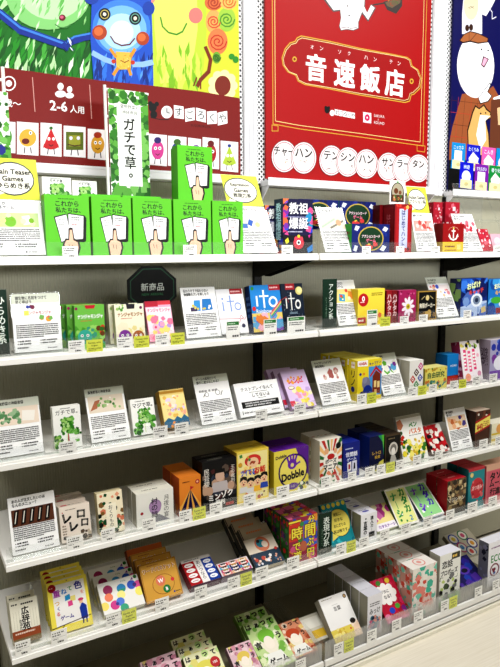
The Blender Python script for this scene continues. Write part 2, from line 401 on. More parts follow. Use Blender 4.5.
# ------------------------------------------------------------------ posters
YP = D-.012
def poster(px_rect, top_z, ops, label, base, name='poster'):
    a = unp(px_rect[0], px_rect[2], 1, YP); b = unp(px_rect[1], px_rect[2], 1, YP)
    x0, x1, z0 = (a[0] if px_rect[3] is None else px_rect[3]), b[0] if px_rect[4] is None else px_rect[4], 1.5745
    w, h = x1-x0, top_z-z0
    mb = MB(); mb.box(0, w, 0, .009, 0, h, mat(base, .3)); o = mb.build(name, bevel=.0008); o.location = (x0, YP, z0)
    p = MB(); k = Ink(p, (0, -.0004, 0), (1, 0, 0), (0, 0, 1), w, h, 1.2e-5)
    def P(x, y): q = unp(x, y, 1, YP); return ((q[0]-x0)/w, (q[2]-z0)/h)
    out = []
    for op in ops:
        t = op[0]
        if t in 'PL': out.append((t, [P(*q) for q in op[1]])+tuple(op[2:]) if t == 'P' else (t, [P(*q) for q in op[1]], op[2]*.003/w, op[3]))
        elif t == 'E':   # pixel ellipse
            cx, cy, rx, ry, c = op[1:6]; n = 28; a0 = op[6] if len(op) > 6 else 0
            out.append(('P', [P(cx+rx*math.cos(q)*math.cos(a0)-ry*math.sin(q)*math.sin(a0), cy+rx*math.cos(q)*math.sin(a0)+ry*math.sin(q)*math.cos(a0)) for q in [6.2832*i/n for i in range(n)]], c))
        elif t == 'T':
            st, cx, cy, hh, c = op[1:6]; kw = dict(op[6]) if len(op) > 6 else {}
            if 'w' in kw: kw['w'] = P(cx+kw['w']/2, cy)[0]-P(cx-kw['w']/2, cy)[0]
            u, v = P(cx, cy); u2, v2 = P(cx, cy+hh); out.append(('T', st, u, v, abs(v-v2), c, kw))
        elif t == 'S':
            x0_, y0_, x1_, y1_, n, sz, cs = op[1:8]; rnd = random.Random(str(op))
            for i in range(n):
                cx = x0_+(x1_-x0_)*rnd.random(); cy = y0_+(y1_-y0_)*rnd.random(); L = sz*(.6+rnd.random()); a0 = op[8]+.5*(rnd.random()-.5) if len(op) > 8 else rnd.random()*6.3
                q = [(cx+L*math.cos(a0), cy+L*math.sin(a0)), (cx+L*.22*math.cos(a0+1.57), cy+L*.22*math.sin(a0+1.57)), (cx-L*math.cos(a0), cy-L*math.sin(a0)), (cx-L*.22*math.cos(a0+1.57), cy-L*.22*math.sin(a0+1.57))]
                out.append(('P', [P(*z) for z in q], rnd.choice(cs)))
        else: out.append(op)
    k.draw(out); p.build('poster_print', o, fix=False)
    tag(o, label, 'poster'); return o
def spiral(cx, cy, r, c): return [('L', [(cx+r*(1-i/26)*math.cos(i*.6), cy+r*(1-i/26)*math.sin(i*.6)) for i in range(24)], 1.4, c)]
GR = ['#2f9a2c', '#1d7a24', '#55b04a', '#bfe6b0', '#0f5a1c', '#17661f', '#2b8a2b']
A = [('R', 0, 0, 1, 1, '#a9d13a'), ('P', [(-80, -20), (100, -20), (100, 90), (-80, 70)], '#1f7d27'),
     ('S', -60, 38, 92, 78, 150, 9, GR, 1.9), ('S', -30, -10, 20, 40, 50, 9, GR, 2.2), ('E', 48, -4, 42, 34, '#93cf86'), ('E', 52, -10, 34, 30, '#c4e8b8'), ('S', 15, -5, 88, 26, 30, 6, ['#93cf86', '#d3efc8', '#74bb66'], 1.9),
     ('L', [(-20, 0), (0, 14), (20, 30), (45, 39), (66, 46)], 7.5, '#173f9e'), ('L', [(-20, -2), (0, 12), (20, 28), (45, 37), (64, 44)], 2, '#4f8fe0'), ('L', [(64, 47), (70, 42), (82, 38), (97, 35)], 6, '#173f9e'), ('L', [(66, 43), (74, 37), (94, 33)], 1.5, '#4f8fe0'), ('S', 62, 40, 74, 50, 8, 3, ['#e9f2ff', '#10307e'], 1.0),
     ('E', 62, 18, 3.4, 3.2, '#7a1230'), ('E', 61.5, 17.5, 1.8, 1.6, '#d06a8a'), ('L', [(55, 25), (60, 28), (66, 28), (70, 25)], 1, '#4c8f4a'), ('S', -20, 60, 92, 80, 50, 7, GR+['#eafae2'], 1.8),
     ('R', .0, 0, 0, 0, '#fff'),
     ('P', [(148, -20), (240, -20), (240, 105), (148, 95)], '#d3d848'), ('P', [(150, -20), (205, -20), (206, 30), (203, 70), (195, 98), (154, 95), (150, 40)], '#c4dd4c'), ('P', [(152, -20), (196, -20), (197, 30), (190, 80), (160, 84), (154, 30)], '#e2ee7a'), ('S', 156, 50, 200, 88, 40, 8, ['#a7cf3a', '#d4e66a', '#8cbf2c'], 1.5),
     ('L', [(160, 18), (162, 27), (168, 33), (176, 35), (182, 32), (186, 24)], 1.6, '#5a9a34'), ('E', 195, 16, 7, 8, '#ef8a83'), ('E', 147, -1, 8, 6, '#ef9a8a'),
     ('E', 213, 22, 8, 12, '#f2b06a'), ('E', 226, 20, 9, 12, '#a9cc52'), ('E', 217, 42, 10, 13, '#e58a58'), ('E', 213, 3, 9, 8, '#d67a4a'), ('E', 228, 2, 9, 8, '#f0c070'), ('E', 216, 58, 4, 6, '#7fb03c')]
for q in ((213, 22, 7, '#d05a3a'), (226, 20, 8, '#5a9a34'), (217, 42, 9, '#c2472a'), (213, 3, 7, '#b04a2a'), (228, 2, 7, '#d07a3a'), (216, 58, 4, '#3f7a24')): A += spiral(*q)
A += [('L', [(205, 48), (210, 60), (208, 72), (200, 80), (197, 86)], 4, '#8a3a1c'), ('L', [(196, 78), (193, 86)], 1.5, '#8a3a1c'), ('L', [(200, 80), (200, 89)], 1.5, '#8a3a1c'), ('L', [(229, 58), (236, 60)], 1, '#2a7a2a'), ('E', 231, 57, 3, 3, '#3a9a34'), ('E', 235, 60, 3, 3.4, '#3a9a34')]
for i in range(9): A.append(('E', 222+10*math.cos(i*.7), 86+11*math.sin(i*.7), 5, 5, '#f8f0b4'))
A += [('E', 222, 86, 8, 10, '#8a3420'),
      ('P', [(92, -20), (150, -20), (152, 40), (153, 95), (94, 90), (90, 40)], '#2a63c8'), ('E', 121, 28, 29, 28, '#4f8fe2'), ('E', 121, 30, 25, 24, '#86bdf2'), ('E', 121, 32, 19, 18, '#b9dcf8'), ('E', 121, 33, 12, 12, '#d8edfc'), ('S', 95, 60, 150, 86, 60, 7, ['#1d4fae', '#3f83e0', '#153c90', '#6aa8ee'], 1.7), ('E', 148, 9, 6, 7, '#1d4fae'), ('E', 91, -1, 7, 6, '#1d4fae'),
      ('E', 104, 15, 6, 6.3, '#14242e'), ('E', 104, 15, 4.4, 4.6, '#c9b96a'), ('E', 104, 15, 3.6, 3.8, '#14100e'), ('E', 104, 15, 1.7, 1.8, '#e8e2d0'), ('E', 103.5, 14, .8, .8, '#fff'), ('E', 134.5, 19, 6, 6.5, '#14242e'), ('E', 134.5, 19, 4.4, 4.8, '#7ab0a0'), ('E', 134.5, 19, 3.6, 4, '#14100e'), ('E', 134.5, 19, 1.7, 1.9, '#e8e2d0'), ('E', 99, 33, 7.4, 7.4, '#b3522c'), ('E', 98, 32, 4.5, 4.4, '#d97c4a'), ('E', 142, 39, 6.5, 6.8, '#b3522c'), ('E', 141, 38, 4, 4, '#d97c4a'),
      ('L', [(110, 37), (114, 43), (121, 46), (129, 45), (134, 39)], 1.2, '#7a2a2a'),
      ('L', [(93, 54), (104, 60), (113, 63)], 5, '#9fc3f0'), ('L', [(151, 63), (142, 65), (133, 65)], 5, '#9fc3f0'), ('P', [(115, 52), (131, 53), (130, 70), (116, 70)], '#e9c25a'), ('S', 116, 54, 130, 69, 16, 1.2, ['#c98a2a', '#f6dc8a']), ('L', [(110, 50), (115, 57)], 3, '#e0a23a'), ('L', [(134, 50), (130, 57)], 3, '#e0a23a'), ('L', [(117, 69), (113, 75)], 3, '#e0a23a'), ('L', [(128, 69), (130, 75)], 3, '#e0a23a'), ('E', 113, 62, 2.2, 2.2, '#c9452a'), ('E', 132, 63, 2.2, 2.2, '#c9452a'), ('L', [(120, 61), (124, 63), (128, 61)], .7, '#7a3a1a')]
# dark red band with the writing
A += [('P', [(-80, 58), (0, 67.5), (60, 76), (100, 81), (150, 86), (200, 92), (241, 99), (245, 200), (-80, 200)], '#8c1c12'),
      ('E', 8.5, 84, 7, 7.4, '#fff'), ('E', 8.5, 84, 5.8, 6.2, '#8c1c12'), ('E', 8.5, 84, 3, 3.2, '#fff'), ('T', '5歳〜', 10, 103.5, 8, '#fff', {'w': 28, 'b': .02}), ('L', [(32, 78), (34.5, 112)], .7, '#d9a8a0'), ('L', [(89, 85.5), (91, 119)], .7, '#d9a8a0'),
      ('E', 60, 87, 3, 3.6, '#fff'), ('E', 60, 94.5, 5.4, 3.4, '#fff'), ('E', 69, 90, 2.6, 3.2, '#fff'), ('E', 69, 96, 4.2, 2.8, '#fff'), ('T', '2-6', 58, 106.5, 9.5, '#fff', {'b': .03, 'w': 22}), ('T', '人用', 76.5, 110, 7.5, '#fff', {'w': 14, 'b': .02})]
# small clock and mouse mark with lettered tiles
A += [('E', 152, 108, 4, 4.4, '#111'), ('E', 149.5, 104, 2.2, 2.4, '#111'), ('E', 156, 104.5, 2.2, 2.4, '#111'), ('E', 153, 115, 3.5, 4, '#111'), ('L', [(150, 118), (160, 120), (168, 120)], .7, '#111'), ('E', 166, 112.5, 5.6, 6.2, '#fff'), ('E', 166, 112.5, 4.4, 5, '#d8d8d8'), ('L', [(166, 112.5), (166, 109)], .7, '#222'), ('L', [(166, 112.5), (168.5, 113.5)], .7, '#222')]
for ch, x, y, a0 in (('す', 178, 112.5, -.05), ('ご', 189, 115, .1), ('ろ', 200, 115.5, -.1), ('く', 211, 118, .05), ('や', 221.5, 118.5, .12)):
    A += [('P', [(x-5, y-6.5+a0*10), (x+4.6, y-6+a0*-10), (x+5, y+6.4+a0*-10), (x-4.6, y+6.2+a0*10)], '#fff'), ('T', ch, x, y, 8.4, '#222', {'w': 8, 'em': 1})]
A += [('T', 'SUGOROKUYA', 200, 126.5, 2.4, '#5a0e08', {'w': 22})]
def veg(x0, x1, y0, y1, body, kind, extra='#3a7a2a'):
    cx = (x0+x1)/2; cy = (y0+y1)/2; r = (x1-x0)*.33; q = (y1-y0)*.3
    o = [('P', [(x0, y0), (x1, y0+1.6), (x1, y1+1.6), (x0, y1)], '#f6f1f3')]
    if kind == 'long': o += [('E', cx, cy, r*1.2, q*.9, body, .35), ('E', cx-r*.3, cy+q*.35, r*.55, q*.3, '#7a2a1a'), ('E', cx+r*.4, cy-q*.5, 1.6, 1.8, '#fff'), ('E', cx+r*.4, cy-q*.5, .8, .9, '#111')]
    elif kind == 'tri': o += [('P', [(cx, cy-q*1.1), (cx+r*1.2, cy+q*.9), (cx-r*1.2, cy+q*.9)], body), ('E', cx, cy+q*.7, r*1.1, q*.4, body), ('E', cx-r*.3, cy, 1.4, 1.6, '#fff'), ('E', cx+r*.35, cy, 1.4, 1.6, '#fff'), ('L', [(cx-2, cy+q*.6), (cx, cy+q*.75), (cx+2, cy+q*.6)], .8, '#400'), ('E', cx, cy-q*1.1, 1.8, 1.6, extra)]
    elif kind == 'sq': o += [('P', [(cx-r*1.2, cy-q), (cx+r*1.2, cy-q*.95), (cx+r*1.2, cy+q), (cx-r*1.2, cy+q)], body), ('P', [(cx-r*.8, cy-q*.6), (cx+r*.8, cy-q*.6), (cx+r*.8, cy+q*.6), (cx-r*.8, cy+q*.6)], '#a5a83a'), ('E', cx-r*.5, cy-q*.3, 1.6, 1.8, '#e8e8ff'), ('E', cx+r*.5, cy-q*.3, 1.6, 1.8, '#e8e8ff'), ('L', [(cx-r*.9, cy+q*.4), (cx, cy+q*.55), (cx+r*.9, cy+q*.45)], 1, '#5a2020')]
    else: o += [('E', cx, cy+q*.1, r, q, body), ('E', cx, cy-q*.95, r*.6, q*.35, extra), ('E', cx-r*.35, cy-q*.1, 1.5, 1.7, '#fff'), ('E', cx+r*.35, cy-q*.1, 1.5, 1.7, '#fff'), ('E', cx-r*.35, cy-q*.1, .7, .8, '#111'), ('E', cx+r*.35, cy-q*.1, .7, .8, '#111'), ('L', [(cx-2, cy+q*.5), (cx, cy+q*.65), (cx+2, cy+q*.5)], .8, '#511')]
    return o+[('L', [(cx-r*.4, cy+q), (cx-r*.5, y1-1)], .9, '#3a3a4a'), ('L', [(cx+r*.4, cy+q), (cx+r*.5, y1-1)], .9, '#3a3a4a')]
for v in ((-5, 15, 121, 152, '#5aa02a', 'round'), (16.5, 38, 122, 154.5, '#eab84a', 'long'), (40, 61, 123, 155.5, '#c9202a', 'tri'), (63, 85, 126, 156.5, '#6b7a1c', 'sq'), (87, 107, 129, 159, '#d9a83a', 'round', '#b0401c'), (127, 146, 132, 163, '#6aa03a', 'round'), (147.5, 166, 134, 165, '#d0489a', 'round', '#3a2a7a'), (167, 185.5, 136, 166, '#23309a', 'round', '#4a7a2a'), (187, 200, 138, 168, '#8a4ab0', 'long'), (201.5, 218, 137.5, 168, '#b0202a', 'round', '#7a1a1a'), (219.5, 237, 141, 171, '#b9cf4a', 'tri', '#2a4a9a')): A += veg(*v)
poster((0, 239.5, 150, -.865, None), 2.45, A, 'large poster of green, blue and yellow monsters above a dark red band', '#8c1c12')

GOLD = '#d9b04a'
B = [('R', 0, 0, 1, 1, '#b3070f'), ('L', [(272, -40), (272.3, 20), (273, 124), (300, 129), (360, 137), (423, 146), (425, 60), (428, -40)], .9, GOLD), ('L', [(274.5, -40), (274.8, 20), (275.3, 121), (300, 125.5), (360, 133.5), (420, 142), (422.5, 60), (425, -40)], .7, '#f0dc9a'),
     ('L', [(272, 131), (272, 125), (278, 126), (278, 131), (272, 131)], .8, GOLD), ('L', [(417, 151), (417, 145), (425, 146), (424.5, 152), (417, 151)], .8, GOLD)]
PL = [(301, 36), (330, 41.5), (360, 48.5), (390, 54), (407, 57.5), (410.5, 60), (412, 66), (418, 70), (421.5, 79), (420, 88), (414, 94), (411, 95), (409.5, 101), (405, 102.5), (390, 100), (360, 95), (330, 89), (305, 84.5), (298, 81), (295.5, 75), (288, 72), (283, 65), (282, 58), (285, 49), (290, 43), (295, 41.5), (297, 38)]
B += [('P', PL, '#8f0a0e'), ('P', [(x+(350-x)*.012, y+(69-y)*.05) for x, y in PL], '#a9080e'), ('L', PL+[PL[0]], 1.2, GOLD), ('L', [(x+(350-x)*.018, y+(69-y)*.06) for x, y in PL+[PL[0]]], .6, '#f4e6b0'),
      ('E', 294.5, 59.2, 2.2, 2.7, GOLD), ('E', 294.5, 59.2, 1.1, 1.4, '#8f0a0e'), ('E', 411.5, 81.3, 2, 2.7, GOLD), ('E', 411.5, 81.3, 1, 1.4, '#8f0a0e'),
      ('T', '音', 316, 68, 26, '#fff', {'b': .04, 'w': 22}), ('T', '速', 344.5, 73.5, 26, '#fff', {'b': .045, 'w': 21}), ('T', '飯', 370, 78.5, 25.5, '#fff', {'b': .045, 'w': 20}), ('T', '店', 394.5, 83, 25.5, '#fff', {'b': .045, 'w': 19}),
      ('T', 'オ', 312, 47, 4, '#f6e3e0'), ('T', 'ン', 321.5, 48.5, 4, '#f6e3e0'), ('T', 'ソ', 339.5, 52, 4, '#f6e3e0'), ('T', 'ク', 349, 53.5, 4, '#f6e3e0'), ('T', 'ハ', 366, 57.5, 4, '#f6e3e0'), ('T', 'ン', 375, 59.5, 4, '#f6e3e0'), ('T', 'テ', 391, 62, 4, '#f6e3e0'), ('T', 'ン', 399, 63.5, 4, '#f6e3e0')]
W0 = '#f3eded'
fig = [(338, -30), (366, -30), (364, 6), (361, 14), (358, 22), (358, 28), (353, 30), (347, 29), (341, 30), (339.5, 26), (341, 18), (340, 8)]
B += [('P', [(x+(349-x)*-.06, y+.8) for x, y in fig], '#6a6062'), ('P', [(322, -2), (333, 12), (341, 11), (343, 4), (330, -4)], '#6a6062'), ('P', [(323, -4), (333.5, 10.5), (341, 9.5), (345, -6)], W0), ('P', [(356, 6), (368, 22), (376, 8), (371, 4), (367, 12), (361, 0)], '#6a6062'), ('P', [(357, 5), (368, 20), (374.5, 8), (371, 5), (367, 13), (360, -2)], W0), ('P', fig, W0), ('E', 347.5, 6, .8, .8, '#555'), ('E', 349, 15.5, .8, .8, '#555'), ('L', [(341, 28), (347, 27), (350, 28.5), (357, 27.5)], .6, '#555'),
      ('L', [(373, 5), (385, 3)], 1.6, '#4a4040'), ('P', [(383, 2), (402, -4), (402, 6), (396, 14), (387, 10)], '#4c4340'), ('P', [(385, 2.5), (401, -3), (400, 3), (392, 8), (387, 6)], '#7a6a52'), ('S', 386, -2, 399, 6, 16, 1.4, ['#c9a24a', '#4a7a34', '#b04a2a'])]
# marks under the plaque
B += [('E', 327, 110, 2.6, 3.4, '#141414'), ('E', 325.5, 107.5, 1.3, 1.6, '#141414'), ('E', 328.6, 107.8, 1.3, 1.6, '#141414'), ('E', 332, 113, 2.4, 3, '#f4f4f4')]
for i, ch in enumerate('すごろくや'): B += [('P', [(334.5+i*4.1, 109.2+i*.8), (338.2+i*4.1, 109.8+i*.8), (338.2+i*4.1, 115.6+i*.8), (334.5+i*4.1, 115+i*.8)], '#f4f4f4'), ('T', ch, 336.4+i*4.1, 112.4+i*.8, 4.4, '#222', {'w': 3.4})]
B += [('P', [(363, 112), (371, 113.2), (371, 123.5), (363, 122.3)], '#fbe9ee'), ('E', 367, 117.7, 2.6, 3.4, '#d0246a'), ('E', 367, 117.7, .8, 1, '#fbe9ee'), ('T', 'SAKURA', 379, 116.2, 2.8, '#f0d8d8', {'w': 13}), ('T', '&', 378, 119.6, 1.6, '#f0d8d8'), ('T', 'ROUND', 379, 123, 2.8, '#f0d8d8', {'w': 12})]
for tx, x, y, s in (('チャー', 284, 156.5, 1), ('ハン', 303.5, 158, 1), ('テン', 331, 160.5, .95), ('シン', 347.5, 162, .93), ('ハン', 366, 164, .93), ('サン', 388, 167, .9), ('ラー', 403, 168.5, .88), ('タン', 418, 168.5, .88)):
    B += [('E', x, y, 13*s, 16.3*s, '#8f4a55'), ('E', x, y, 12.4*s, 15.6*s, '#f6efee'), ('E', x, y, 11.4*s, 14.4*s, '#c2707f'), ('E', x, y, 10.8*s, 13.7*s, '#f6efee'), ('T', tx, x, y-5*s, 8.5*s, '#1a1a1a', {'w': 20*s, 'b': .035})]
    B += [('S', x-5, y+1, x+5, y+9, 5, 1.5, ['#b8443a', '#6a4a3a', '#d9b79a', '#e6dcd4']), ('T', tx[0], x, y+1.5, 1.6, '#b55')]
poster((266, 427, 160, None, None), 2.45, B, 'red poster with white Japanese title in a gold-edged plaque', '#b3070f')

NV = '#0b0d63'; C = [('R', 0, 0, 1, 1, NV), ('P', [(440, 150), (520, 158), (520, 210), (440, 210)], '#060606')]
C += [('P', [(465, -20), (480, -20), (482, 18), (482, 34), (462, 34), (462, 14)], '#e9e9f2'), ('E', 471, 5, 7.4, 15, '#e9dfc0'), ('L', [(468, 8), (471, 6.5), (474, 8.5)], .5, '#444'), ('L', [(469, 9), (474, 6)], .4, '#444'), ('P', [(478, -20), (505, -20), (492, 6), (486, 16), (481, 14)], '#fbfbff'), ('L', [(489, 8), (492, 12), (492, 19), (496, 17)], 1.2, '#e8e8f4'),
      ('P', [(462, 94), (480, 92), (490, 100), (483, 120), (478, 160), (446, 160), (452, 128)], '#a8663f'), ('E', 475.5, 66, 18.6, 32, '#fdfcff'), ('P', [(480, 96), (493, 86), (503, 104), (496, 116), (484, 108)], '#a8663f')]
for i in range(5): C.append(('L', [(452+i*6.5, 96+i), (448+i*6, 158)], .5, '#c9453a' if i % 2 else '#5a2a1a'))
for i in range(5): C.append(('L', [(450, 100+i*12), (482, 104+i*12)], .5, '#c9453a' if i % 2 else '#5a2a1a'))
C += [('P', [(459, 41), (463, 34.5), (470, 31), (478, 33), (488.5, 38), (488, 42.5), (478, 44), (470, 42), (463, 43.5)], '#3a1c10'), ('P', [(460, 40.5), (464, 35), (470, 32), (478, 34), (487.5, 38.5), (487, 41.5), (478, 42.6), (470, 40.6), (463, 42)], '#b5764a'), ('L', [(469, 42), (469, 32)], .7, '#3a1c10'), ('L', [(470, 41), (477, 33)], .7, '#3a1c10'), ('E', 467, 28, 2, 3.4, '#4a2a18'), ('E', 471, 27.5, 2, 3.4, '#4a2a18'),
      ('E', 481.3, 49.5, .8, 1, '#223'), ('E', 488, 50.5, .8, 1, '#223'), ('P', [(483, 56), (489, 59), (484, 68), (480.8, 65)], '#5a2a4a'), ('P', [(484, 57.5), (487.6, 59.4), (483.8, 66.2), (481.8, 64.5)], '#f3b9cf'),
      ('P', [(478, 98), (487, 86), (490, 82), (491, 85), (488, 92), (492, 96), (488, 102), (480, 104)], '#222'), ('P', [(478.6, 98), (487, 87), (489.6, 83.5), (490, 85), (487, 92), (491, 96), (487.5, 101), (480.5, 103)], '#fdfcff'), ('P', [(493, 98), (505, 93), (505, 101), (494, 103)], '#fdfcff'),
      ('P', [(472, 112), (475, 105), (479, 108), (484, 104), (487, 109), (492, 113), (491, 118), (486, 121), (489, 134), (490, 155), (468, 155), (467, 130)], '#2a1a10'), ('P', [(473, 113), (475.4, 107), (479, 109.5), (483.6, 106), (486, 110), (491, 114), (490, 117.5), (485, 120), (488, 134), (489, 155), (469, 155), (468, 131)], '#e2b877'), ('P', [(480, 115), (490, 116), (485, 121), (486, 140), (480, 150), (476, 135)], '#fdfaf2'), ('E', 480.5, 113.5, .8, .9, '#111'), ('E', 485.5, 113, .7, .8, '#111'), ('E', 491, 114.5, 1.3, 1.2, '#111'),
      ('P', [(491, 100), (505, 98), (505, 155), (489, 150)], '#7a4a34'), ('P', [(497, 108), (505, 106), (505, 125), (498, 125)], '#ecc9a0')]
def minicard(x, y, c, t, k):
    return [('P', [(x, y), (x+13.5, y+1.8), (x+12.6, y+28), (x-1.4, y+26)], c), ('T', t, x+6.6, y+5.5, 4.2, '#e9f4ff', {'w': 10, 'b': .02}), (('P', [(x+2.5, y+8), (x+10, y+9), (x+9.5, y+19), (x+2, y+18)], '#f6f4fb') if k == 0 else ('E', x+6, y+15, 4.4, 6, '#f6f4fb') if k == 1 else ('P', [(x+1.5, y+14), (x+6, y+8), (x+11.5, y+14.5), (x+10, y+20), (x+2, y+19)], '#f8f2f4')), ('P', [(x+.3, y+17.5), (x+11.6, y+19), (x+11.2, y+27.5), (x-.2, y+26)], '#efe8bb'), ('E', x+6, y+22.5, 2, 1.8, '#d6cb92')]
for x, y, c, t, k in ((452, 142, '#149ad6', 'ニッカネ', 0), (467, 144, '#1023c8', 'たくりみ', 2), (482, 146.5, '#ee6fb8', 'こんき', 2), (496.5, 148, '#149ad6', 'ニ', 1)): C += minicard(x, y, c, t, k)
for x, y, c, t, k in ((460, 161.5, '#0a1ed0', '幽遊', 1), (475, 163.5, '#8a1fae', 'すれちがい', 0), (489, 165, '#12974a', '香り化', 2)): C += minicard(x, y, c, t, k)
poster((449.5, 520, 140, None, 1.77), 2.45, C, 'navy poster of a white rounded figure in a brown checked coat and cap', NV)

# ------------------------------------------------------------------ things on the shelves
def info(title, pic, band=False, lines=6, tcol='#2a2a2a', tsz=.06):
    o = []
    if band: o.append(('R', 0, .84, 1, 1, '#dfe3d6'))
    for i, t in enumerate(title): o.append(('T', t, .08+.84*min(1, len(t)/13.)/2+.0, .93-.07*i, tsz, tcol, {'w': .84*min(1, len(t)/13.), 'b': .04}))
    o += [(p[0],)+tuple(p[1:]) for p in pic]
    o += [('B', .06, .24, .94, .48, 7, '#505050'), ('C', .08, .19, .012, '#222'), ('B', .11, .17, .42, .215, 1, '#333'), ('C', .55, .19, .012, '#222'), ('B', .58, .17, .9, .215, 1, '#333'), ('C', .08, .145, .012, '#222'), ('B', .11, .125, .42, .165, 1, '#444'), ('C', .55, .145, .012, '#222'), ('B', .58, .125, .9, .165, 1, '#444'), ('B', .06, .06, .36, .1, 1, '#555'), ('C', .7, .05, .014, '#666'), ('B', .73, .035, .93, .065, 1, '#888')]
    return o
def bubble(lines, w=.9):
    o = [('E', .46, .5, .46, .42, '#555'), ('E', .46, .5, .435, .385, '#f6f4e6'), ('P', [(.1, .22), (.02, .04), (.26, .14)], '#f6f4e6')]
    for i, (t, s) in enumerate(lines): o.append(('T', t, .46, .5+.17*((len(lines)-1)/2-i), s, '#111', {'w': .8, 'b': .045}))
    return o
# ---- top shelf, left bay
sign(1, -20, 46, None, (40, 200.6), info(['どうする？か', '答えできるゲーム'], [('R', .06, .5, .94, .76, '#cfe3a8'), ('P', [(.14, .54), (.3, .52), (.34, .7), (.18, .72)], '#f3f0e6'), ('P', [(.7, .54), (.84, .56), (.8, .72), (.68, .7)], '#f3f0e6'), ('C', .5, .6, .09, '#8ac34a'), ('S', .1, .52, .9, .74, 12, .04, ['#8fbf3a', '#f6e7a2', '#e9d4c0'])], lines=5),
     'white sheet about a quick-thinking game under a yellow-green brain teaser tag', tagart=(.104, .019, .098, bubble([('Brain Teaser', .12), ('Games', .12), ('ひらめき系', .14)]), .001))
gart = [('T', 'これから', .5, .86, .085, '#0c2a08', {'b': .035, 'w': .6}), ('T', '私たちは、', .52, .755, .085, '#0c2a08', {'b': .035, 'w': .68}), ('B', .3, .925, .78, .95, 1, '#2c6a12'),
        ('P', [(.19, .645), (.48, .7), (.58, .28), (.33, .22)], '#0a1a06'), ('P', [(.5, .71), (.89, .675), (.93, .63), (.9, .25), (.84, .23), (.5, .25)], '#0a1a06'), ('P', [(.22, .63), (.47, .68), (.56, .3), (.34, .24)], '#fafafa'), ('P', [(.52, .69), (.86, .66), (.83, .29), (.52, .27)], '#fafafa'), ('B', .3, .5, .45, .62, 3, '#bbb'), ('B', .58, .58, .8, .66, 2, '#999'), ('B', .58, .5, .72, .54, 1, '#e08a8a'),
        ('P', [(.4, 0), (.36, .2), (.43, .295), (.49, .29), (.505, .455), (.54, .475), (.6, .465), (.63, .295), (.74, .255), (.77, .14), (.71, 0)], '#2a1a14'), ('P', [(.44, 0), (.4, .2), (.45, .265), (.51, .265), (.535, .435), (.585, .435), (.605, .265), (.7, .23), (.72, .14), (.66, 0)], '#f2cdb4'), ('L', [(.5, .2), (.52, .13)], .012, '#7a5a4a'), ('L', [(.58, .19), (.59, .12)], .012, '#7a5a4a')]
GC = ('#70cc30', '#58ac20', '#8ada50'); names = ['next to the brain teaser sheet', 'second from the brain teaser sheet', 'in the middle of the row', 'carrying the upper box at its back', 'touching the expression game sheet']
GX = [(47, 91, 197.5), (93.5, 132.5, 200), (134.3, 172.5, 202.5), (174.5, 211.5, 204.5), (213, 243.2, 206)]
gg = 'green card-and-hand game boxes on the top shelf'
for (a, b, t), nm in zip(GX, names):
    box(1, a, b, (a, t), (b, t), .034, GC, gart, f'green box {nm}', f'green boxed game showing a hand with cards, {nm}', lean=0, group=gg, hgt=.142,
        tagp={47: (62, 243.5, 78, 256), 174.5: (183, 243.5, 197, 256)}.get(a))
for (a, b, nm) in ((93.5, 132.5, 'behind the second green front box'), (134.3, 172.5, 'behind the middle green front box'), (174.5, 211.5, 'behind the fourth green front box')):
    g = box(1, a, b, (a, 203), (b, 203), .034, GC, gart, f'green box {nm}', f'green boxed game in the back row, {nm}', lean=0, group=gg, hgt=.15 if a < 170 else .142)
    g.location.y = .062; g.location.x -= .012
for i, (y, x, nm) in enumerate(((.066, 0, 'raised above the fourth box of the front row'), (.104, -.006, 'hidden behind the raised green box, only its edge showing'))):
    P = unp(195.5, 185, 1, y); g = box(1, 178.4, 212.4, (178, 169), (212, 169), .034, GC, gart, f'green box {nm}', f'green boxed game {nm}', lean=0, group=gg, hgt=.142, y0=.066)
    g.location = (P[0]+x, y, SH[1]+.144)
mb = MB(); P = unp(193, 200, 1, .1); mb.box(P[0]-.055, P[0]+.055, .1, .142, SH[1]+.0005, SH[1]+.1425, ACR); tag(mb.build('acrylic_block'), 'clear block propping the hindmost raised green box on the top shelf', 'riser')
# white vegetable boxes on a clear riser at the back
lv = ['#3f8a2a', '#2a6e1c', '#6bb04a', '#88c46a']
def leafart(t, stem='#d9a8b8', sub=True, tc='#33402e'):
    o = [('T', t, .5, .86, .12, tc, {'w': .8, 'b': .02}), ('B', .28, .93, .74, .965, 1, '#666')]
    o += [('L', [(.52, .12), (.5, .4)], .07, stem), ('L', [(.46, .14), (.48, .4)], .05, '#e9f0d4'), ('S', .3, .36, .7, .74, 70, .06, lv), ('S', .36, .4, .64, .7, 16, .05, ['#a8d47a', '#c4e4a0']), ('S', .04, .08, .22, .32, 9, .07, lv), ('S', .78, .14, .96, .46, 10, .07, lv)]
    return o
mb = MB(); z = SH[1]
PA = unp(42, 200, 1, .17); PB = unp(100, 200, 1, .17); RZ = unp(60, 203, 1, .17)[2]-SH[1]
mb.box(PA[0]-.01, PB[0]+.004, .165, .265, z+RZ-.003, z+RZ, ACR)
for x in (PA[0]-.01, PB[0]+.001): mb.box(x, x+.003, .165, .265, z+.0005, z+RZ-.003, ACR)
tag(mb.build('acrylic_riser'), 'clear acrylic riser behind the green boxes of the top shelf', 'riser')
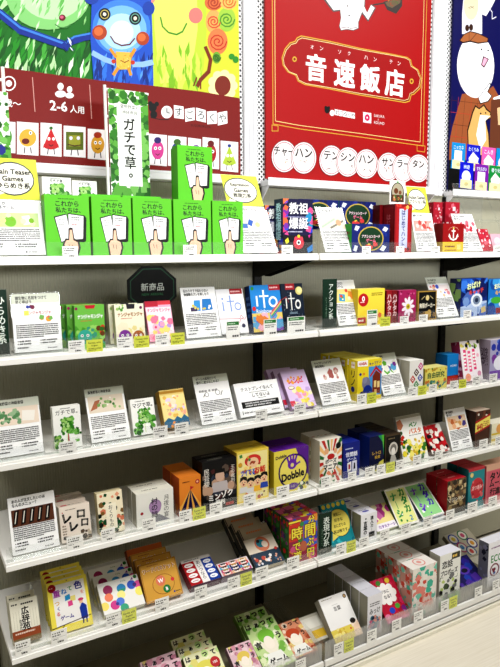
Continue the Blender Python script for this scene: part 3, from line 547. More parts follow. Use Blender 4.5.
for (x0, x1, y, nm) in ((43, 72, 178, 'nearer the brain teaser sheet'), (73, 97.5, 181.5, 'nearer the leafy banner')):
    a = unp(x0, 203, 1, .2); b = unp(x1, 203, 1, .2); t = unp(x1, y, 1, .2)
    o = carton('card_game_box', None, b[0]-a[0], t[2]-z-RZ, .03, '#fbfbf8', '#e9e9e2', '#f2f2ee'); o.location = ((a[0]+b[0])/2, .2, z+RZ)
    p = MB(); Ink(p, (-(b[0]-a[0])/2, -.0004, 0), (1, 0, 0), (0, 0, 1), b[0]-a[0], t[2]-z-RZ).draw(leafart('ガチで草。')); p.build('cover_print', o, fix=False)
    tag(o, f'white vegetable card box on the clear riser, {nm}', 'game box', 'white vegetable boxes on the riser')
# banners on white stands
def banner(xp, y, ytop, yarm, px0, px1, pyb, ops, ref, arms):
    b = unp(xp, ytop, 1, y); mb = MB(); top = b[2]; X = b[0]
    root = empty('banner_stand', (X, y, SH[1]))
    q = MB(); q.tube([(0, 0, .004), (0, 0, top-SH[1])], .0042, WHITE); q.build('pole', root)
    q = MB(); q.box(-.03, .03, -.03, .03, 0, .004, WHITE); q.build('base', root, bevel=.001)
    q = MB()
    for yy, x1 in arms:
        A_ = unp(xp, yy, 1, y); B_ = unp(x1, yy, 1, y); q.tube([(0, 0, A_[2]-SH[1]), (B_[0]-X, 0, A_[2]-SH[1])], .0036, WHITE)
    q.build('cross_arm', root)
    a = unp(px0, yarm, 1, y); c = unp(px1, yarm, 1, y); d = unp((px0+px1)/2, pyb, 1, y); e = unp((px0+px1)/2, yarm, 1, y)
    w, h = c[0]-a[0], e[2]-d[2]; q = MB(); q.box(0, w, -.0008, .0008, 0, h, mat('#fbfcf8', .55)); s = q.build('banner_cloth', root); s.location = (a[0]-X, -.006, d[2]-SH[1])
    p = MB(); Ink(p, (0, -.0012, 0), (1, 0, 0), (0, 0, 1), w, h).draw(ops); p.build('print', s, fix=False)
    tag(root, ref, 'banner')
bops = [('S', .0, .0, .2, .98, 60, .09, lv), ('S', .82, .0, 1, .95, 60, .1, lv), ('S', .05, .0, .95, .1, 26, .1, lv), ('S', .04, .9, .98, .99, 26, .09, lv), ('R', .2, .12, .8, .87, '#fbfcf8'), ('T', '葉物野菜の', .52, .85, .035, '#33402e', {'w': .5}), ('T', '神経衰弱', .52, .80, .035, '#33402e', {'w': .42}), ('V', 'ガチで草。', .5, .75, .16, '#151a12', {'b': .035})]
banner(104.5, .175, 85, 91, 107, 146.5, 199, bops, 'white leafy banner with large vertical Japanese writing on a white pole', [(89, 148), (116, 108)])
banner(2.5, .175, 67, 90, -45, 7, 165, [('S', .6, .0, 1, .4, 40, .1, lv+['#2a3a9a']), ('S', .5, .4, 1, 1, 20, .06, lv)], 'white pole and edge of a second leafy banner beside the poster band', [(80, -40), (118, -20)])
# expression game sheet
sign(1, 244, 277.7, None, (266, 207), info(['相談しながらつける', 'ゲーム'], [('R', .06, .5, .94, .76, '#f3ead6'), ('P', [(.3, .6), (.42, .56), (.5, .68), (.38, .72)], '#3a6fc0'), ('C', .6, .6, .07, '#e8d9a0'), ('P', [(.7, .55), (.9, .53), (.88, .66), (.72, .68)], '#cfd8e8'), ('R', .15, .52, .3, .62, '#5a86c8')], lines=5),
     'white sheet under the yellow-green expression games tag', tagart=(.118, -.012, .098, bubble([('Expression', .13), ('Games', .12), ('表現力系', .14)]), .001))
kart = [('R', 0, 0, 1, 1, '#1b1550'), ('R', 0, .0, 1, .34, '#0e0c1c'), ('S', .0, .4, .12, 1, 16, .09, ['#8a3ab0', '#e07a4a', '#3a5ad0', '#d94a8a']), ('S', .86, .3, 1, .9, 14, .09, ['#2a9ac8', '#3a4ad0', '#e0609a']), ('P', [(.0, 1), (.2, 1), (.0, .9)], '#f08a5a'), ('T', '教祖', .52, .83, .2, '#fff', {'w': .74, 'b': .03}), ('T', '爆誕', .52, .56, .2, '#f4f4fb', {'w': .74, 'b': .03}), ('B', .18, .66, .88, .69, 1, '#b8b8e0'), ('B', .16, .39, .9, .425, 1, '#cfcfe8'), ('E', .52, .2, .18, .11, '#d63a50'), ('E', .43, .27, .06, .05, '#e8566a'), ('E', .61, .27, .06, .05, '#e8566a'), ('C', .52, .21, .07, '#fff'), ('C', .52, .21, .04, '#111'), ('E', .52, .325, .05, .03, '#e8d84a'), ('P', [(.06, .25), (.16, .3), (.2, .22), (.1, .18)], '#e6e04a'), ('P', [(.8, .1), (1, .18), (1, .06), (.84, .02)], '#2a8ac8'), ('P', [(.04, .36), (.14, .42), (.18, .34)], '#e05aa0'), ('P', [(.84, .34), (.92, .36), (.88, .29)], '#e03aa0')]
kside = [('R', 0, 0, 1, 1, '#173a5a'), ('V', '教祖爆誕', .5, .93, .25, '#bfe6ef', {'b': .03}), ('S', 0, 0, 1, .25, 10, .2, ['#c8324a', '#e0a03a', '#3a4ad0'])]
box(1, 283, 312.4, (283, 199), (312.4, 199), .046, ('#1b1550', '#173a5a', '#3a2a6a'), kart, 'dark purple box with a red eyed monster', n=1, side=kside, lean=0, tagp=(281.5, 244.5, 293, 255.5), y0=.03)
o = box(1, 268, 290, (268, 202), (290, 202), .04, ('#241a5e', '#14204a', '#3a2a6a'), kart, 'purple box peeping out behind the red eyed monster box', n=1, side=kside, lean=0, y0=.08, hgt=.14); o.location.x -= .01
# ---- top shelf, middle bay
def picsq(cs, bg='#efe6d6'): return [('R', .06, .5, .94, .8, bg), ('S', .1, .53, .9, .77, 14, .07, cs)]
sign(1, 325.7, 353, (315, 207.5), (342, 208), info(['なりきり伝え合う', 'アクション'], [('R', .06, .52, .94, .8, '#efe0cd'), ('L', [(.1, .56), (.6, .74)], .06, '#b9cbb9'), ('L', [(.4, .54), (.9, .7)], .06, '#8a8a80'), ('C', .72, .66, .1, '#d9ad8c')]), 'white sheet with a photo of sticks and hands beside the navy boxes')
nart = [('R', 0, 0, 1, 1, '#122a7c'), ('S', .02, .05, .98, .95, 14, .05, ['#1a3a9a', '#0e1f5e']), ('E', .5, .5, .34, .42, '#c8b25a'), ('E', .5, .5, .31, .38, '#17492a'), ('T', 'アクションカード', .5, .58, .1, '#ffe9ef', {'w': .48, 'b': .03}), ('T', 'ゲーム', .5, .44, .13, '#ff8ab0', {'w': .4, 'b': .03}), ('S', .35, .2, .65, .34, 6, .04, ['#d94a4a', '#e8d05a']), ('P', [(.8, .8), (.9, .74), (.96, .86), (.86, .92)], '#eef3ff'), ('P', [(.74, .12), (.84, .06), (.92, .22), (.82, .28)], '#eef3ff'), ('P', [(.04, .1), (.12, .06), (.16, .24), (.08, .28)], '#eef3ff'), ('P', [(.06, .8), (.14, .76), (.2, .9), (.1, .94)], '#eef3ff')]
nside = [('R', 0, 0, 1, 1, '#2f9a3a'), ('B', .2, .2, .8, .8, 3, '#7a2a2a')]
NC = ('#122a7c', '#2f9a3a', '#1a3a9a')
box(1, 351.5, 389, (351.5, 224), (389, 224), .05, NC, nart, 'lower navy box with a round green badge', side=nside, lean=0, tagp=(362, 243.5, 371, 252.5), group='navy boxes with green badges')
zr = .0765
mb = MB(); a = unp(318, 226, 1, .11); b = unp(378, 226, 1, .11)
for x in (a[0]-.01, (a[0]+b[0])/2, b[0]+.01): mb.box(x, x+.003, .1, .2, SH[1]+.0005, SH[1]+zr-.003, ACR)
mb.box(a[0]-.01, b[0]+.013, .1, .2, SH[1]+zr-.003, SH[1]+zr, ACR); tag(mb.build('acrylic_riser'), 'clear acrylic riser under the two upper navy boxes', 'riser')
for x0, x1, t, nm in ((340, 376, 197, 'upper navy box leaning over the lower navy box'), (317.5, 338, 197, 'upper navy box half hidden by the sheet with sticks and hands')):
    a = unp(x0, 224, 1, .115); o = box(1, 351.5, 389, (351.5, 224), (389, 224), .05, NC, nart, nm, side=nside, lean=0, group='navy boxes with green badges')
    w = o.dimensions.x; o.location = (a[0]+w/2-.004, .115, SH[1]+zr)
    if x0 < 330: o.location.x = X_PREV-w-.003
    X_PREV = o.location.x
rart = [('R', 0, 0, 1, 1, '#a31c26'), ('R', .1, .04, .9, .95, '#b8262c'), ('R', .26, .1, .74, .9, '#ccd2ea'), ('V', 'はじめてハント', .5, .88, .12, '#23307a', {'b': .04}), ('S', .1, .9, .9, .98, 8, .07, ['#e8c06a', '#d94a3a']), ('S', .1, .02, .9, .1, 8, .07, ['#e8c06a', '#6a1018'])]
box(1, 394, 411, (394, 204), (411, 204), .055, ('#a31c26', '#7a1420', '#b43040'), rart, 'tall dark red box with a blue and white vertical title', n=1, lean=0, side=[('R', .1, .06, .9, .94, '#8c1a26'), ('V', 'はじめて', .5, .8, .3, '#c86a72')], tagp=(396, 243.5, 404.5, 252))
o = box(1, 379, 394, (379, 205), (394, 205), .05, ('#8c1420', '#5e0c18', '#a03040'), [('R', .15, .1, .85, .9, '#9c1c28')], 'plain dark red box standing in behind the tall dark red box', lean=0, y0=.08)
tz = REF['tall dark red box with a blue and white vertical title']
a = unp(400, 197, 1, .05); mb = MB(); mb.box(-.033, .033, 0, .002, 0, .075, mat('#f8f6f0')); o = mb.build('picture_card'); o.location = (tz['x']-.006, .045, SH[1]+tz['h']+.0005); 
p = MB(); Ink(p, (-.033, -.0004, 0), (1, 0, 0), (0, 0, 1), .066, .075).draw([('E', .5, .5, .42, .42, '#3a2a20'), ('R', .08, .1, .92, .5, '#3a2a20'), ('E', .5, .52, .36, .36, '#b9b29c'), ('R', .14, .14, .86, .4, '#6a4630'), ('C', .4, .56, .14, '#7a4a2a'), ('C', .66, .5, .1, '#8a5a3a'), ('S', .2, .16, .8, .36, 12, .06, ['#c98a5a', '#4a7a3a', '#d9c49a']), ('C', .5, .93, .05, '#5aa86a')]); p.build('print', o, fix=False)
tag(o, 'white card with an arched brown picture on top of the tall dark red box', 'card')
sign(1, 417, 437.6, (410, 213), (432, 213), info(['指差しひっかけ', 'ゲーム'], [('R', .06, .52, .94, .8, '#e8b0a8'), ('S', .1, .54, .9, .78, 14, .08, ['#f3d9d2', '#c9605a', '#f0e6e0'])]), 'narrow white sheet under the yellow-green action games tag', tagart=(.088, -.006, .088, bubble([('Action Games', .13), ('アクション系', .14)]), .001))
pk = ['#e8e0e6', '#c8324a', '#b0203a', '#f3c9cf', '#e07a8a']
for x0, x1, t, nm, yy in ((444, 458, 202, 'red and white patterned box standing higher behind the anchor box', .12), (432, 441, 202, 'red and white patterned box half hidden behind the action games sheet', .13)):
    o = box(1, x0, x1, (x0, t), (x1, t), .04, ('#b02440', '#a01c34', '#d86a7a'), [('R', 0, 0, 1, 1, '#b8283f'), ('S', .05, .05, .95, .95, 46, .1, pk)], nm, lean=0, y0=yy, side=[('S', .05, .05, .95, .95, 30, .12, pk)], group='red patterned boxes')
box(1, 442.2, 463, (442.2, 223.5), (463, 223.5), .04, ('#a5161c', '#7c1016', '#b43036'), [('R', 0, 0, 1, .36, '#e3c83a'), ('E', .52, .82, .3, .08, '#a5161c'), ('L', [(.5, .86), (.5, .5)], .05, '#f6f0ea'), ('L', [(.3, .58), (.36, .48), (.5, .43), (.64, .48), (.7, .58)], .05, '#f6f0ea'), ('P', [(.26, .54), (.3, .66), (.37, .55)], '#f6f0ea'), ('P', [(.63, .55), (.7, .66), (.75, .54)], '#f6f0ea'), ('C', .5, .84, .035, '#e8d05a'), ('L', [(.42, .74), (.58, .74)], .04, '#f6f0ea'), ('L', [(.26, .78), (.34, .85), (.5, .89), (.66, .85), (.74, .78)], .012, '#e8b0a0'), ('B', .12, .16, .6, .26, 1, '#7a2a1a'), ('R', .68, .1, .86, .28, '#e9d98a'), ('B', .1, .05, .7, .11, 1, '#9a5a1a')], 'dark red box with a white anchor and yellow band', lean=0, side=[('R', 0, 0, 1, .36, '#c8ac2c')], tagp=(431, 243.5, 440, 251.5))
sign(1, 463, 484, (451.5, 214), (471, 214), info(['取り合いで相手を', '困らせる'], [('R', .06, .52, .94, .8, '#f0dfe0'), ('S', .1, .54, .9, .78, 20, .08, pk)]), 'white sheet between the anchor box and the small pink patterned box')
box(1, 483, 493, (477, 229), (487, 229), .012, ('#c83a50', '#a82a40', '#d86a7a'), [('S', .05, .05, .95, .95, 40, .1, pk)], 'small tilted red and pink patterned box', n=1)
box(1, 493.5, 506, (490, 234), (502, 234), .02, ('#f0b8c4', '#e0a0b0', '#f4ccd4'), [('E', .5, .5, .3, .3, '#f6d4dc')], 'pale pink box at the far end of the top shelf', n=1, tagp=(493.5, 243, 503, 251))
mb = MB(); P = unp(485, 220, 1, .07); X = P[0]; Z = P[2]
mb.box(X-.04, X+.14, .05, .2, Z-.004, Z, ACR)
for x in (X-.035, X+.13): mb.prism([(.055, SH[1]+.0005), (.06, SH[1]+.0005), (.2, Z+.14), (.195, Z+.14)], 'x', x, x+.003, ACR); mb.box(x, x+.003, .19, .196, SH[1]+.0005, Z, ACR)
mb.box(X-.035, X+.133, .192, .196, Z, Z+.14, ACR); tag(mb.build('acrylic_display_stand'), 'clear acrylic display stand in front of the navy poster', 'display stand')

# ---- second shelf
DG = '#0f3b28'
def catsign(jp, en): return [('R', 0, 0, 1, 1, DG), ('R', 0, 0, 1, .2, '#0a3320'), ('V', jp, .58, .9, .16, '#eef6ee', {'b': .015}), ('V', en, .24, .62, .2, '#a9c9b0', {'b': 0})]
def catsgn(*a): return sign(*a, name='category_sign', paper=DG, lean=0, thick=.004)
catsgn(2, -7, 10, (-8, 289.7), (8, 289.7), catsign('ひらめき系', 'BrainTeaser'), 'dark green vertical category sign on the second shelf, first of its bay')
sign(2, 15, 62.7, (11.4, 294), (57.6, 293), info(['謎生物に名前をつけて', '早く呼ぼう'], [('T', 'ナンジャモンジャ', .54, .67, .06, '#c0304a', {'w': .52, 'b': .03}), ('P', [(.24, .63), (.34, .63), (.34, .71), (.24, .71)], '#e6e67a'), ('S', .3, .74, .8, .8, 4, .035, ['#8a3a5a', '#4a8a5a', '#4a5ab0']), ('S', .2, .53, .85, .59, 5, .05, ['#8ac06a', '#f0b04a', '#e07a6a'])], True), 'white sheet with a grey-green heading band and tiny coloured creatures')
def monart(bg, sky, cs, faces, tcol='#fff'):
    o = [('R', 0, 0, 1, 1, bg), ('S', 0, 0, 1, .5, 26, .1, cs)]
    for x, y, r, c in faces: o += [('C', x, y, r, c), ('C', x-r*.4, y+.03, r*.2, '#fff'), ('C', x+r*.4, y+.03, r*.2, '#fff'), ('C', x-r*.4, y+.03, r*.1, '#111'), ('C', x+r*.4, y+.03, r*.1, '#111'), ('L', [(x-r*.4, y-.06), (x, y-.09), (x+r*.4, y-.06)], .02, '#2a1a1a')]
    return o+[('T', 'ナンジャモンジャ', .52, .74, .1, tcol, {'w': .84, 'b': .05}), ('B', .2, .63, .8, .66, 1, '#d86a4a')]
box(2, 76, 105.5, (73.7, 305), (103.4, 305), .021, ('#74b84a', '#4f9230', '#9ad06a'), [('R', 0, 0, 1, 1, '#7fc458')]+monart('#7fc458', 0, ['#5aa83a', '#a6d878', '#4aa88a'], [(.32, .28, .24, '#49b6a4')])[1:]+[('P', [(.34, 1), (.7, 1), (.66, .92), (.38, .92)], '#c8203a'), ('C', .06, .93, .05, '#a02a6a'), ('S', .75, .05, 1, .5, 14, .08, ['#d0542a', '#7a4a1a', '#3f7a2a'])], 'green creature box with a teal monster', n=3, stepx=-.012, tagp=(68, 338, 85, 351.5), note=(86, 337, 103, 349.5), gap=.004)
box(2, 117, 146, (113, 304), (144, 304), .021, ('#f2f0dc', '#c9c7a0', '#8fb05a'), monart('#f2efd9', 0, ['#e8dca0', '#f3ead0'], [(.3, .2, .22, '#8a3aa0'), (.76, .18, .2, '#b0682a')], '#b0742a')+[('P', [(.4, 1), (.7, 1), (.68, .88), (.42, .88)], '#2a2330'), ('S', .02, .86, .3, .98, 6, .05, ['#6aa84a', '#a8c87a']), ('C', .9, .9, .05, '#7a2a6a')], 'cream creature box with a purple and a brown monster', n=2, stepx=-.008, tagp=(116.5, 334.5, 133, 347), note=(133.7, 333.5, 149.5, 345.5))
box(2, 150, 175.5, (144, 301), (170, 301), .012, ('#f0a6c4', '#d080a4', '#f6c8da'), [('R', 0, 0, 1, 1, '#f3b4cc'), ('R', .02, .03, .98, .84, '#fbe3ea'), ('S', .08, .08, .92, .6, 24, .12, ['#f6b0c8', '#f7e08a', '#c0a8e0', '#f08aa8', '#fff4d0']), ('R', .0, .86, .5, 1, '#c0304a'), ('R', .5, .9, 1, 1, '#d84a5a'), ('T', 'ナンジャモンジャ', .5, .77, .09, '#e05a8a', {'w': .88, 'b': .04}), ('C', .3, .35, .13, '#f4c4d4'), ('C', .3, .35, .05, '#e05a8a')], 'pink pastel creature box below the octagonal new arrivals sign', tagp=(155, 332.5, 170, 345), note=(170.5, 331.5, 185, 343.5))
# octagonal sign
P = unp(152.5, 288.6, 1, .075); R_ = .074; mb = MB(); oc = [(R_*math.cos(a), R_*.86*math.sin(a)) for a in [math.pi/8+math.pi/4*i for i in range(8)]]
mb.prism(oc, 'y', 0, .004, mat('#08120e', .65)); o = mb.build('octagon_sign'); o.location = tuple(P)
p = MB(); k = Ink(p, (-R_, -.0004, -R_), (1, 0, 0), (0, 0, 1), 2*R_, 2*R_); ring = lambda s: [(.5+.5*s*math.cos(a), .5+.43*s*math.sin(a)) for a in [math.pi/8+math.pi/4*i for i in range(9)]]
k.draw([('L', ring(.88), .01, '#2f6a4a'), ('T', '新商品', .5, .53, .14, '#c9cfc8', {'w': .52}), ('T', 'NEW ARRIVAL', .5, .4, .045, '#2f7a4a', {'w': .44})]); p.build('print', o, fix=False)
zz = P[2]-R_*.86*math.cos(0)+.006
s = MB(); s.box(-.02, .02, .004, .006, SH[2]-P[2]+.002, -.03, ACR); s.box(-.03, .03, -.02, .05, SH[2]-P[2]+.0005, SH[2]-P[2]+.0025, ACR); s.build('acrylic_holder', o)
tag(o, 'black octagonal new arrivals sign standing behind the pink creature box', 'sign')
sign(2, 187, 221.6, (179, 287.5), (215, 287), info(['伝わりそうで伝わらない', '価値観のズレを楽しもう'], [('P', [(.3, .54), (.5, .52), (.52, .74), (.34, .74)], '#4aa0d8'), ('P', [(.54, .52), (.86, .54), (.84, .76), (.58, .76)], '#3a8ac8'), ('R', .22, .52, .4, .6, '#5a4a6a'), ('S', .3, .54, .8, .74, 8, .03, ['#e0d060', '#fff'])]), 'white sheet picturing blue boxes beside the pale thread box')
tl = '#3f8f4a'
box(2, 222, 249, (216, 289), (241, 289), .026, ('#f0f0f2', '#d6d6d8', '#fafafa'), [('R', .5, .88, .97, 1, '#b02a36'), ('B', .54, .91, .93, .97, 1, '#f0c8c8'), ('L', [(.2, .52), (.2, .7)], .05, '#8faadc'), ('L', [(.48, .5), (.48, .84)], .05, '#8faadc'), ('L', [(.36, .72), (.62, .72)], .04, '#8faadc'), ('E', .74, .6, .13, .09, '#8faadc'), ('E', .74, .6, .09, .06, '#f0f0f2'), ('C', .2, .78, .035, '#8faadc'), ('L', [(0, .34), (.74, .32), (.8, .4), (.88, .34), (.76, .3), (.7, .22)], .015, '#c8304a'), ('L', [(.76, .32), (.92, .3), (.98, .36)], .015, '#c8304a'), ('C', .84, .16, .07, '#2a2a5a')], 'pale grey-white box with blue lettering and a red thread', tagp=(226, 318, 240, 337), head=tl)
ITO = lambda c: [('L', [(.2, .56), (.2, .76)], .055, c), ('L', [(.43, .52), (.43, .88)], .055, c), ('L', [(.3, .76), (.58, .76)], .045, c), ('E', .73, .63, .15, .12, c)]
box(2, 254, 284, (250, 285.5), (278, 284.5), .03, ('#2f93d6', '#1b3a6e', '#2a4a7a'), [('R', 0, 0, 1, .4, '#e8d27a'), ('S', 0, .0, 1, .36, 26, .12, ['#f0e29a', '#8a5ab8', '#e0904a', '#6ab0d8', '#f3c0d0'])]+ITO('#f4fbff')+[('E', .73, .63, .095, .072, '#2f93d6'), ('L', [(.6, .38), (.8, .52), (1, .66)], .03, '#e0503a'), ('L', [(.62, .35), (.82, .49), (1, .62)], .03, '#f0c040'), ('L', [(.64, .32), (.84, .46), (1, .58)], .03, '#5ab84a'), ('L', [(.66, .29), (.86, .43), (1, .54)], .03, '#8a5ac0'), ('T', 'Rainbow', .4, .44, .09, '#eaf6ff', {'w': .5}), ('R', .62, .88, 1, 1, '#b02a36'), ('B', .65, .91, .97, .97, 1, '#f0c8c8'), ('C', .08, .93, .05, '#3a9a4a'), ('C', .08, .5, .06, '#d83a3a')], 'sky blue box with a rainbow and thick white lettering', side=[('B', .2, .3, .8, .8, 4, '#5a7ab0')], tagp=(263.5, 317, 277, 334.5), head=tl)
box(2, 284.5, 306, (279, 284), (303, 283), .016, ('#14283e', '#0c1826', '#24384e'), [('S', .05, .3, .95, .95, 24, .012, ['#8aa0b8', '#c0d0e0']), ('C', .82, .84, .16, '#d8cf8a'), ('C', .85, .86, .12, '#eae2a6')]+[(q[0], [(x, y-.08) for x, y in q[1]], q[2]*.8, q[3]) if q[0] == 'L' else ('E', q[1], q[2]-.08, q[3]*.85, q[4]*.85, q[5]) for q in ITO('#f2f2ee')]+[('E', .73, .55, .085, .06, '#14283e'), ('T', 'classic', .5, .38, .06, '#9ab0c0', {'w': .4}), ('R', .2, .87, .62, 1, '#b02a36'), ('B', .23, .9, .59, .96, 1, '#f0c8c8'), ('L', [(.2, .1), (.8, .1)], .02, '#b08a4a'), ('L', [(0, .66), (.2, .72), (.3, .6)], .014, '#c8504a')], 'dark navy night-sky box with a yellow moon', tagp=(287, 314, 305.5, 332), head=tl)
mb = MB(); P = unp(312, 325, 1, .03)
for q in range(3): mb.box(P[0]-.018, P[0]+.012, .02+.012*q, .028+.012*q, SH[2]+.0008, SH[2]+.03-.006*q, CLIP)
tag(mb.build('acrylic_stand'), 'small empty clear stand beside the navy night-sky box', 'stand')
# second shelf, middle bay
catsgn(2, 322.6, 336.5, (323.6, 279), (337, 279), catsign('アクション系', 'ActionGames'), 'dark green vertical category sign on the second shelf of the middle bay')
sign(2, 339, 362, (331, 280.5), (353, 280), info(['電気ビリビリ', '早取りゲーム'], [('R', .05, .5, .95, .8, '#efe29a'), ('P', [(.2, .54), (.45, .52), (.5, .68), (.25, .7)], '#4aa8d0'), ('P', [(.6, .6), (.85, .56), (.9, .72), (.65, .76)], '#e8a04a'), ('S', .1, .54, .9, .78, 10, .05, ['#e05a4a', '#6ab04a', '#f6f0d0'])]), 'white sheet with a yellow picture beside the dark green action sign')
box(2, 357.5, 384, (357, 289), (383.6, 288.5), .04, ('#f2e058', '#d9c440', '#f6ea8a'), [('C', .2, .7, .19, '#c8202c'), ('T', '0', .2, .73, .14, '#fff', {'w': .26, 'b': .04}), ('B', .09, .62, .31, .66, 1, '#fff'), ('R', .0, .05, .3, .22, '#c83030'), ('B', .04, .09, .26, .18, 1, '#fff'), ('S', .45, .05, .95, .3, 10, .07, ['#f6ea9a', '#e8c83a', '#e07a4a']), ('B', .5, .8, .92, .9, 2, '#8a7a1a')], 'bright yellow box with a red circle badge', lean=0, tagp=(367, 306, 377.5, 324), head=tl, note=(380, 314, 390.5, 323.5))
for x0, x1, c, nm in ((386, 391.5, '#a01c28', 'narrow red box edge next to the bright yellow box'), (391.8, 396.6, '#8a1420', 'narrow dark red box edge next to the magenta flower box')):
    box(2, x0, x1, (x0, 290.5), (x1, 290.5), .05, (c, '#7a1020', '#b84050'), [('V', 'ハゲタカ', .5, .9, .2, '#f0d8d8', {'b': .03})], nm, lean=0, name='slim_game_box', side=[('V', 'ハゲ', .5, .8, .3, '#e0b0b0')])
fl = [('R', 0, 0, 1, 1, '#b02a6a')]+[('E', .55+.22*math.cos(i*.698), .48+.2*math.sin(i*.698), .16, .055, '#f3eaf2', i*.698) for i in range(9)]+[('C', .55, .48, .12, '#d8c83a'), ('C', .55, .48, .06, '#8a7a1a'), ('S', .05, .05, .95, .2, 8, .05, ['#8a1a4a', '#d86aa0']), ('S', .05, .82, .95, .96, 8, .05, ['#8a1a4a', '#d86aa0'])]
box(2, 398, 415.3, (398, 290.5), (415.3, 290), .03, ('#b02a6a', '#8a1a3a', '#c85a8a'), fl, 'magenta box with a large white daisy', lean=0, tagp=(400, 312, 409, 320.5))
box(2, 417.3, 436, (417.3, 291), (436, 290.5), .04, ('#17140f', '#b8984a', '#3a342a'), [('R', 0, 0, 1, 1, '#b8984a'), ('R', .05, .04, .95, .96, '#14120e'), ('T', '無限ポーカー', .5, .5, .16, '#f0ead8', {'w': .82, 'b': .04}), ('E', .5, .76, .09, .09, '#e6d49a'), ('L', [(.2, .72), (.36, .82)], .02, '#e6d49a'), ('L', [(.64, .82), (.8, .72)], .02, '#e6d49a'), ('S', .1, .08, .9, .3, 9, .09, ['#e0c890', '#c8a85a', '#8a6a2a'])], 'small black box with gold edges', lean=0, tagp=(419, 311, 428, 319.5))
sign(2, 438, 459, (425, 277.5), (445.6, 277), info(['白いおばけを', 'つかまえろ'], [('R', .04, .5, .96, .8, '#f6ecec'), ('S', .1, .52, .9, .78, 12, .06, ['#d84a5a', '#e8a0a8', '#4a6ad0', '#f0c8a0'])], True), 'leaning white sheet with a grey heading before the blue ghost box')
gh = [('R', 0, 0, 1, 1, '#173a8e'), ('S', 0, .5, 1, 1, 16, .16, ['#2f6ac8', '#12286e', '#4a8ae0']), ('S', 0, 0, 1, .5, 14, .2, ['#8aa8d8', '#5a7ac0', '#c0d0ea']), ('E', .6, .42, .22, .18, '#e8eef6'), ('E', .6, .42, .14, .12, '#8a9ab0'), ('E', .6, .42, .07, .06, '#2a3a5a'), ('T', 'おばけ', .48, .82, .16, '#e6f0b8', {'w': .7, 'b': .05, 'r': 8}), ('T', 'キャッチ', .58, .65, .13, '#e05a3a', {'w': .6, 'b': .05, 'r': 8}), ('P', [(.8, .06), (.98, .1), (.94, .26), (.78, .2)], '#e0c88a')]
box(2, 460, 486, (457.5, 279), (485.5, 278), .05, ('#173a8e', '#10214e', '#22448e'), gh, 'large dark blue ghost box with green and red lettering', lean=0, side=[('S', 0, 0, 1, 1, 14, .3, ['#1a2f6e', '#2a4a9a', '#7a9a5a'])], tagp=(463.5, 307.5, 471.5, 316.5))
gh2 = [('R', 0, 0, 1, 1, '#2a84cc'), ('S', 0, 0, 1, 1, 18, .16, ['#4aa4e0', '#1a5aa8', '#7ac4ee']), ('E', .3, .4, .2, .1, '#5ab84a'), ('E', .6, .28, .2, .1, '#f0f4f8'), ('T', 'おばけ', .42, .82, .15, '#f0f4c8', {'w': .66, 'b': .05, 'r': 8}), ('T', 'キャッチ', .5, .64, .13, '#f0c040', {'w': .6, 'b': .05, 'r': 8}), ('R', .3, .02, .7, .18, '#a01c2a')]
box(2, 487.3, 514, (487, 279.5), (514, 278.5), .05, ('#2a84cc', '#1a3a7e', '#3a8ad0'), gh2, 'lighter sky blue ghost box at the far end of the second shelf', lean=0)

# ---- third shelf
sign(3, -3, 44, None, (38, 396), info(['葉物野菜の神経衰弱'], [('R', .0, .54, .97, .85, '#f0e2d2'), ('S', .1, .58, .55, .8, 30, .05, ['#8ab08a', '#a8c4a0', '#6a9a6a']), ('P', [(.6, .6), (.86, .58), (.9, .76), (.62, .78)], '#f6f2ea')], True), 'white sheet with a peach photo of spread green cards')
box(3, 55, 82.5, (52.4, 407), (79, 405), .022, ('#fafaf6', '#d9d9d0', '#f2f2ec'), leafart('ガチで草。', '#b01a3a', tc='#22281e')+[('S', .0, .04, .3, .28, 14, .08, ['#d8e6c0', '#9ac06a', '#3f7a2a'])], 'white box with a red-stemmed leaf vegetable', tagp=(59, 441.5, 77, 455))
sign(3, 92, 131, (82.5, 390), (124, 385), info(['葉物野菜の神経衰弱'], [('R', .05, .54, .95, .85, '#e8dccb'), ('P', [(.08, .58), (.26, .62), (.36, .78), (.22, .76)], '#b87a5a'), ('S', .3, .58, .92, .82, 16, .04, ['#8ab06a', '#5a8a4a', '#f6f2ea', '#a8c48a'])], True), 'white sheet with a photo of a hand reaching over green cards')
box(3, 134, 157.5, (129.7, 400), (153, 397), .02, ('#fafaf6', '#d9d9d0', '#f2f2ec'), [('T', 'マジで草。', .5, .82, .13, '#22281e', {'w': .84, 'b': .03}), ('B', .2, .91, .8, .95, 1, '#666'), ('L', [(.52, .08), (.5, .4)], .06, '#e9f0d4'), ('S', .28, .32, .76, .7, 80, .055, lv), ('S', .34, .36, .7, .66, 16, .05, ['#a8d47a', '#c4e4a0']), ('S', .04, .04, .36, .3, 18, .08, lv), ('S', .76, .08, .96, .5, 14, .08, lv)], 'white box with a bushy green leaf vegetable', tagp=(153, 425.5, 168, 438.5))
box(3, 165.5, 190, (158.5, 391), (182.5, 388), .03, ('#f1d98a', '#a8863a', '#c8a04a'), [('R', .02, .2, .98, .86, '#f6e8a8'), ('S', .1, .3, .9, .8, 36, .06, ['#f8f2e0', '#f0c86a', '#e8d8f0', '#f6b8a0']), ('P', [(0, 0), (1, 0), (1, .2), (.85, .3), (.7, .2), (.55, .28), (.4, .18), (.2, .26), (0, .16)], '#3f7a9a'), ('R', 0, .9, 1, .97, '#c89a3a'), ('C', .5, .68, .12, '#f3ead0'), ('T', 'ファンタジー', .5, .46, .07, '#c07a8a', {'w': .7}), ('S', .1, .02, .9, .14, 8, .06, ['#e8a04a', '#2a5a7a'])], 'yellow fantasy box with a blue skyline', tagp=(174.5, 423, 189, 436))
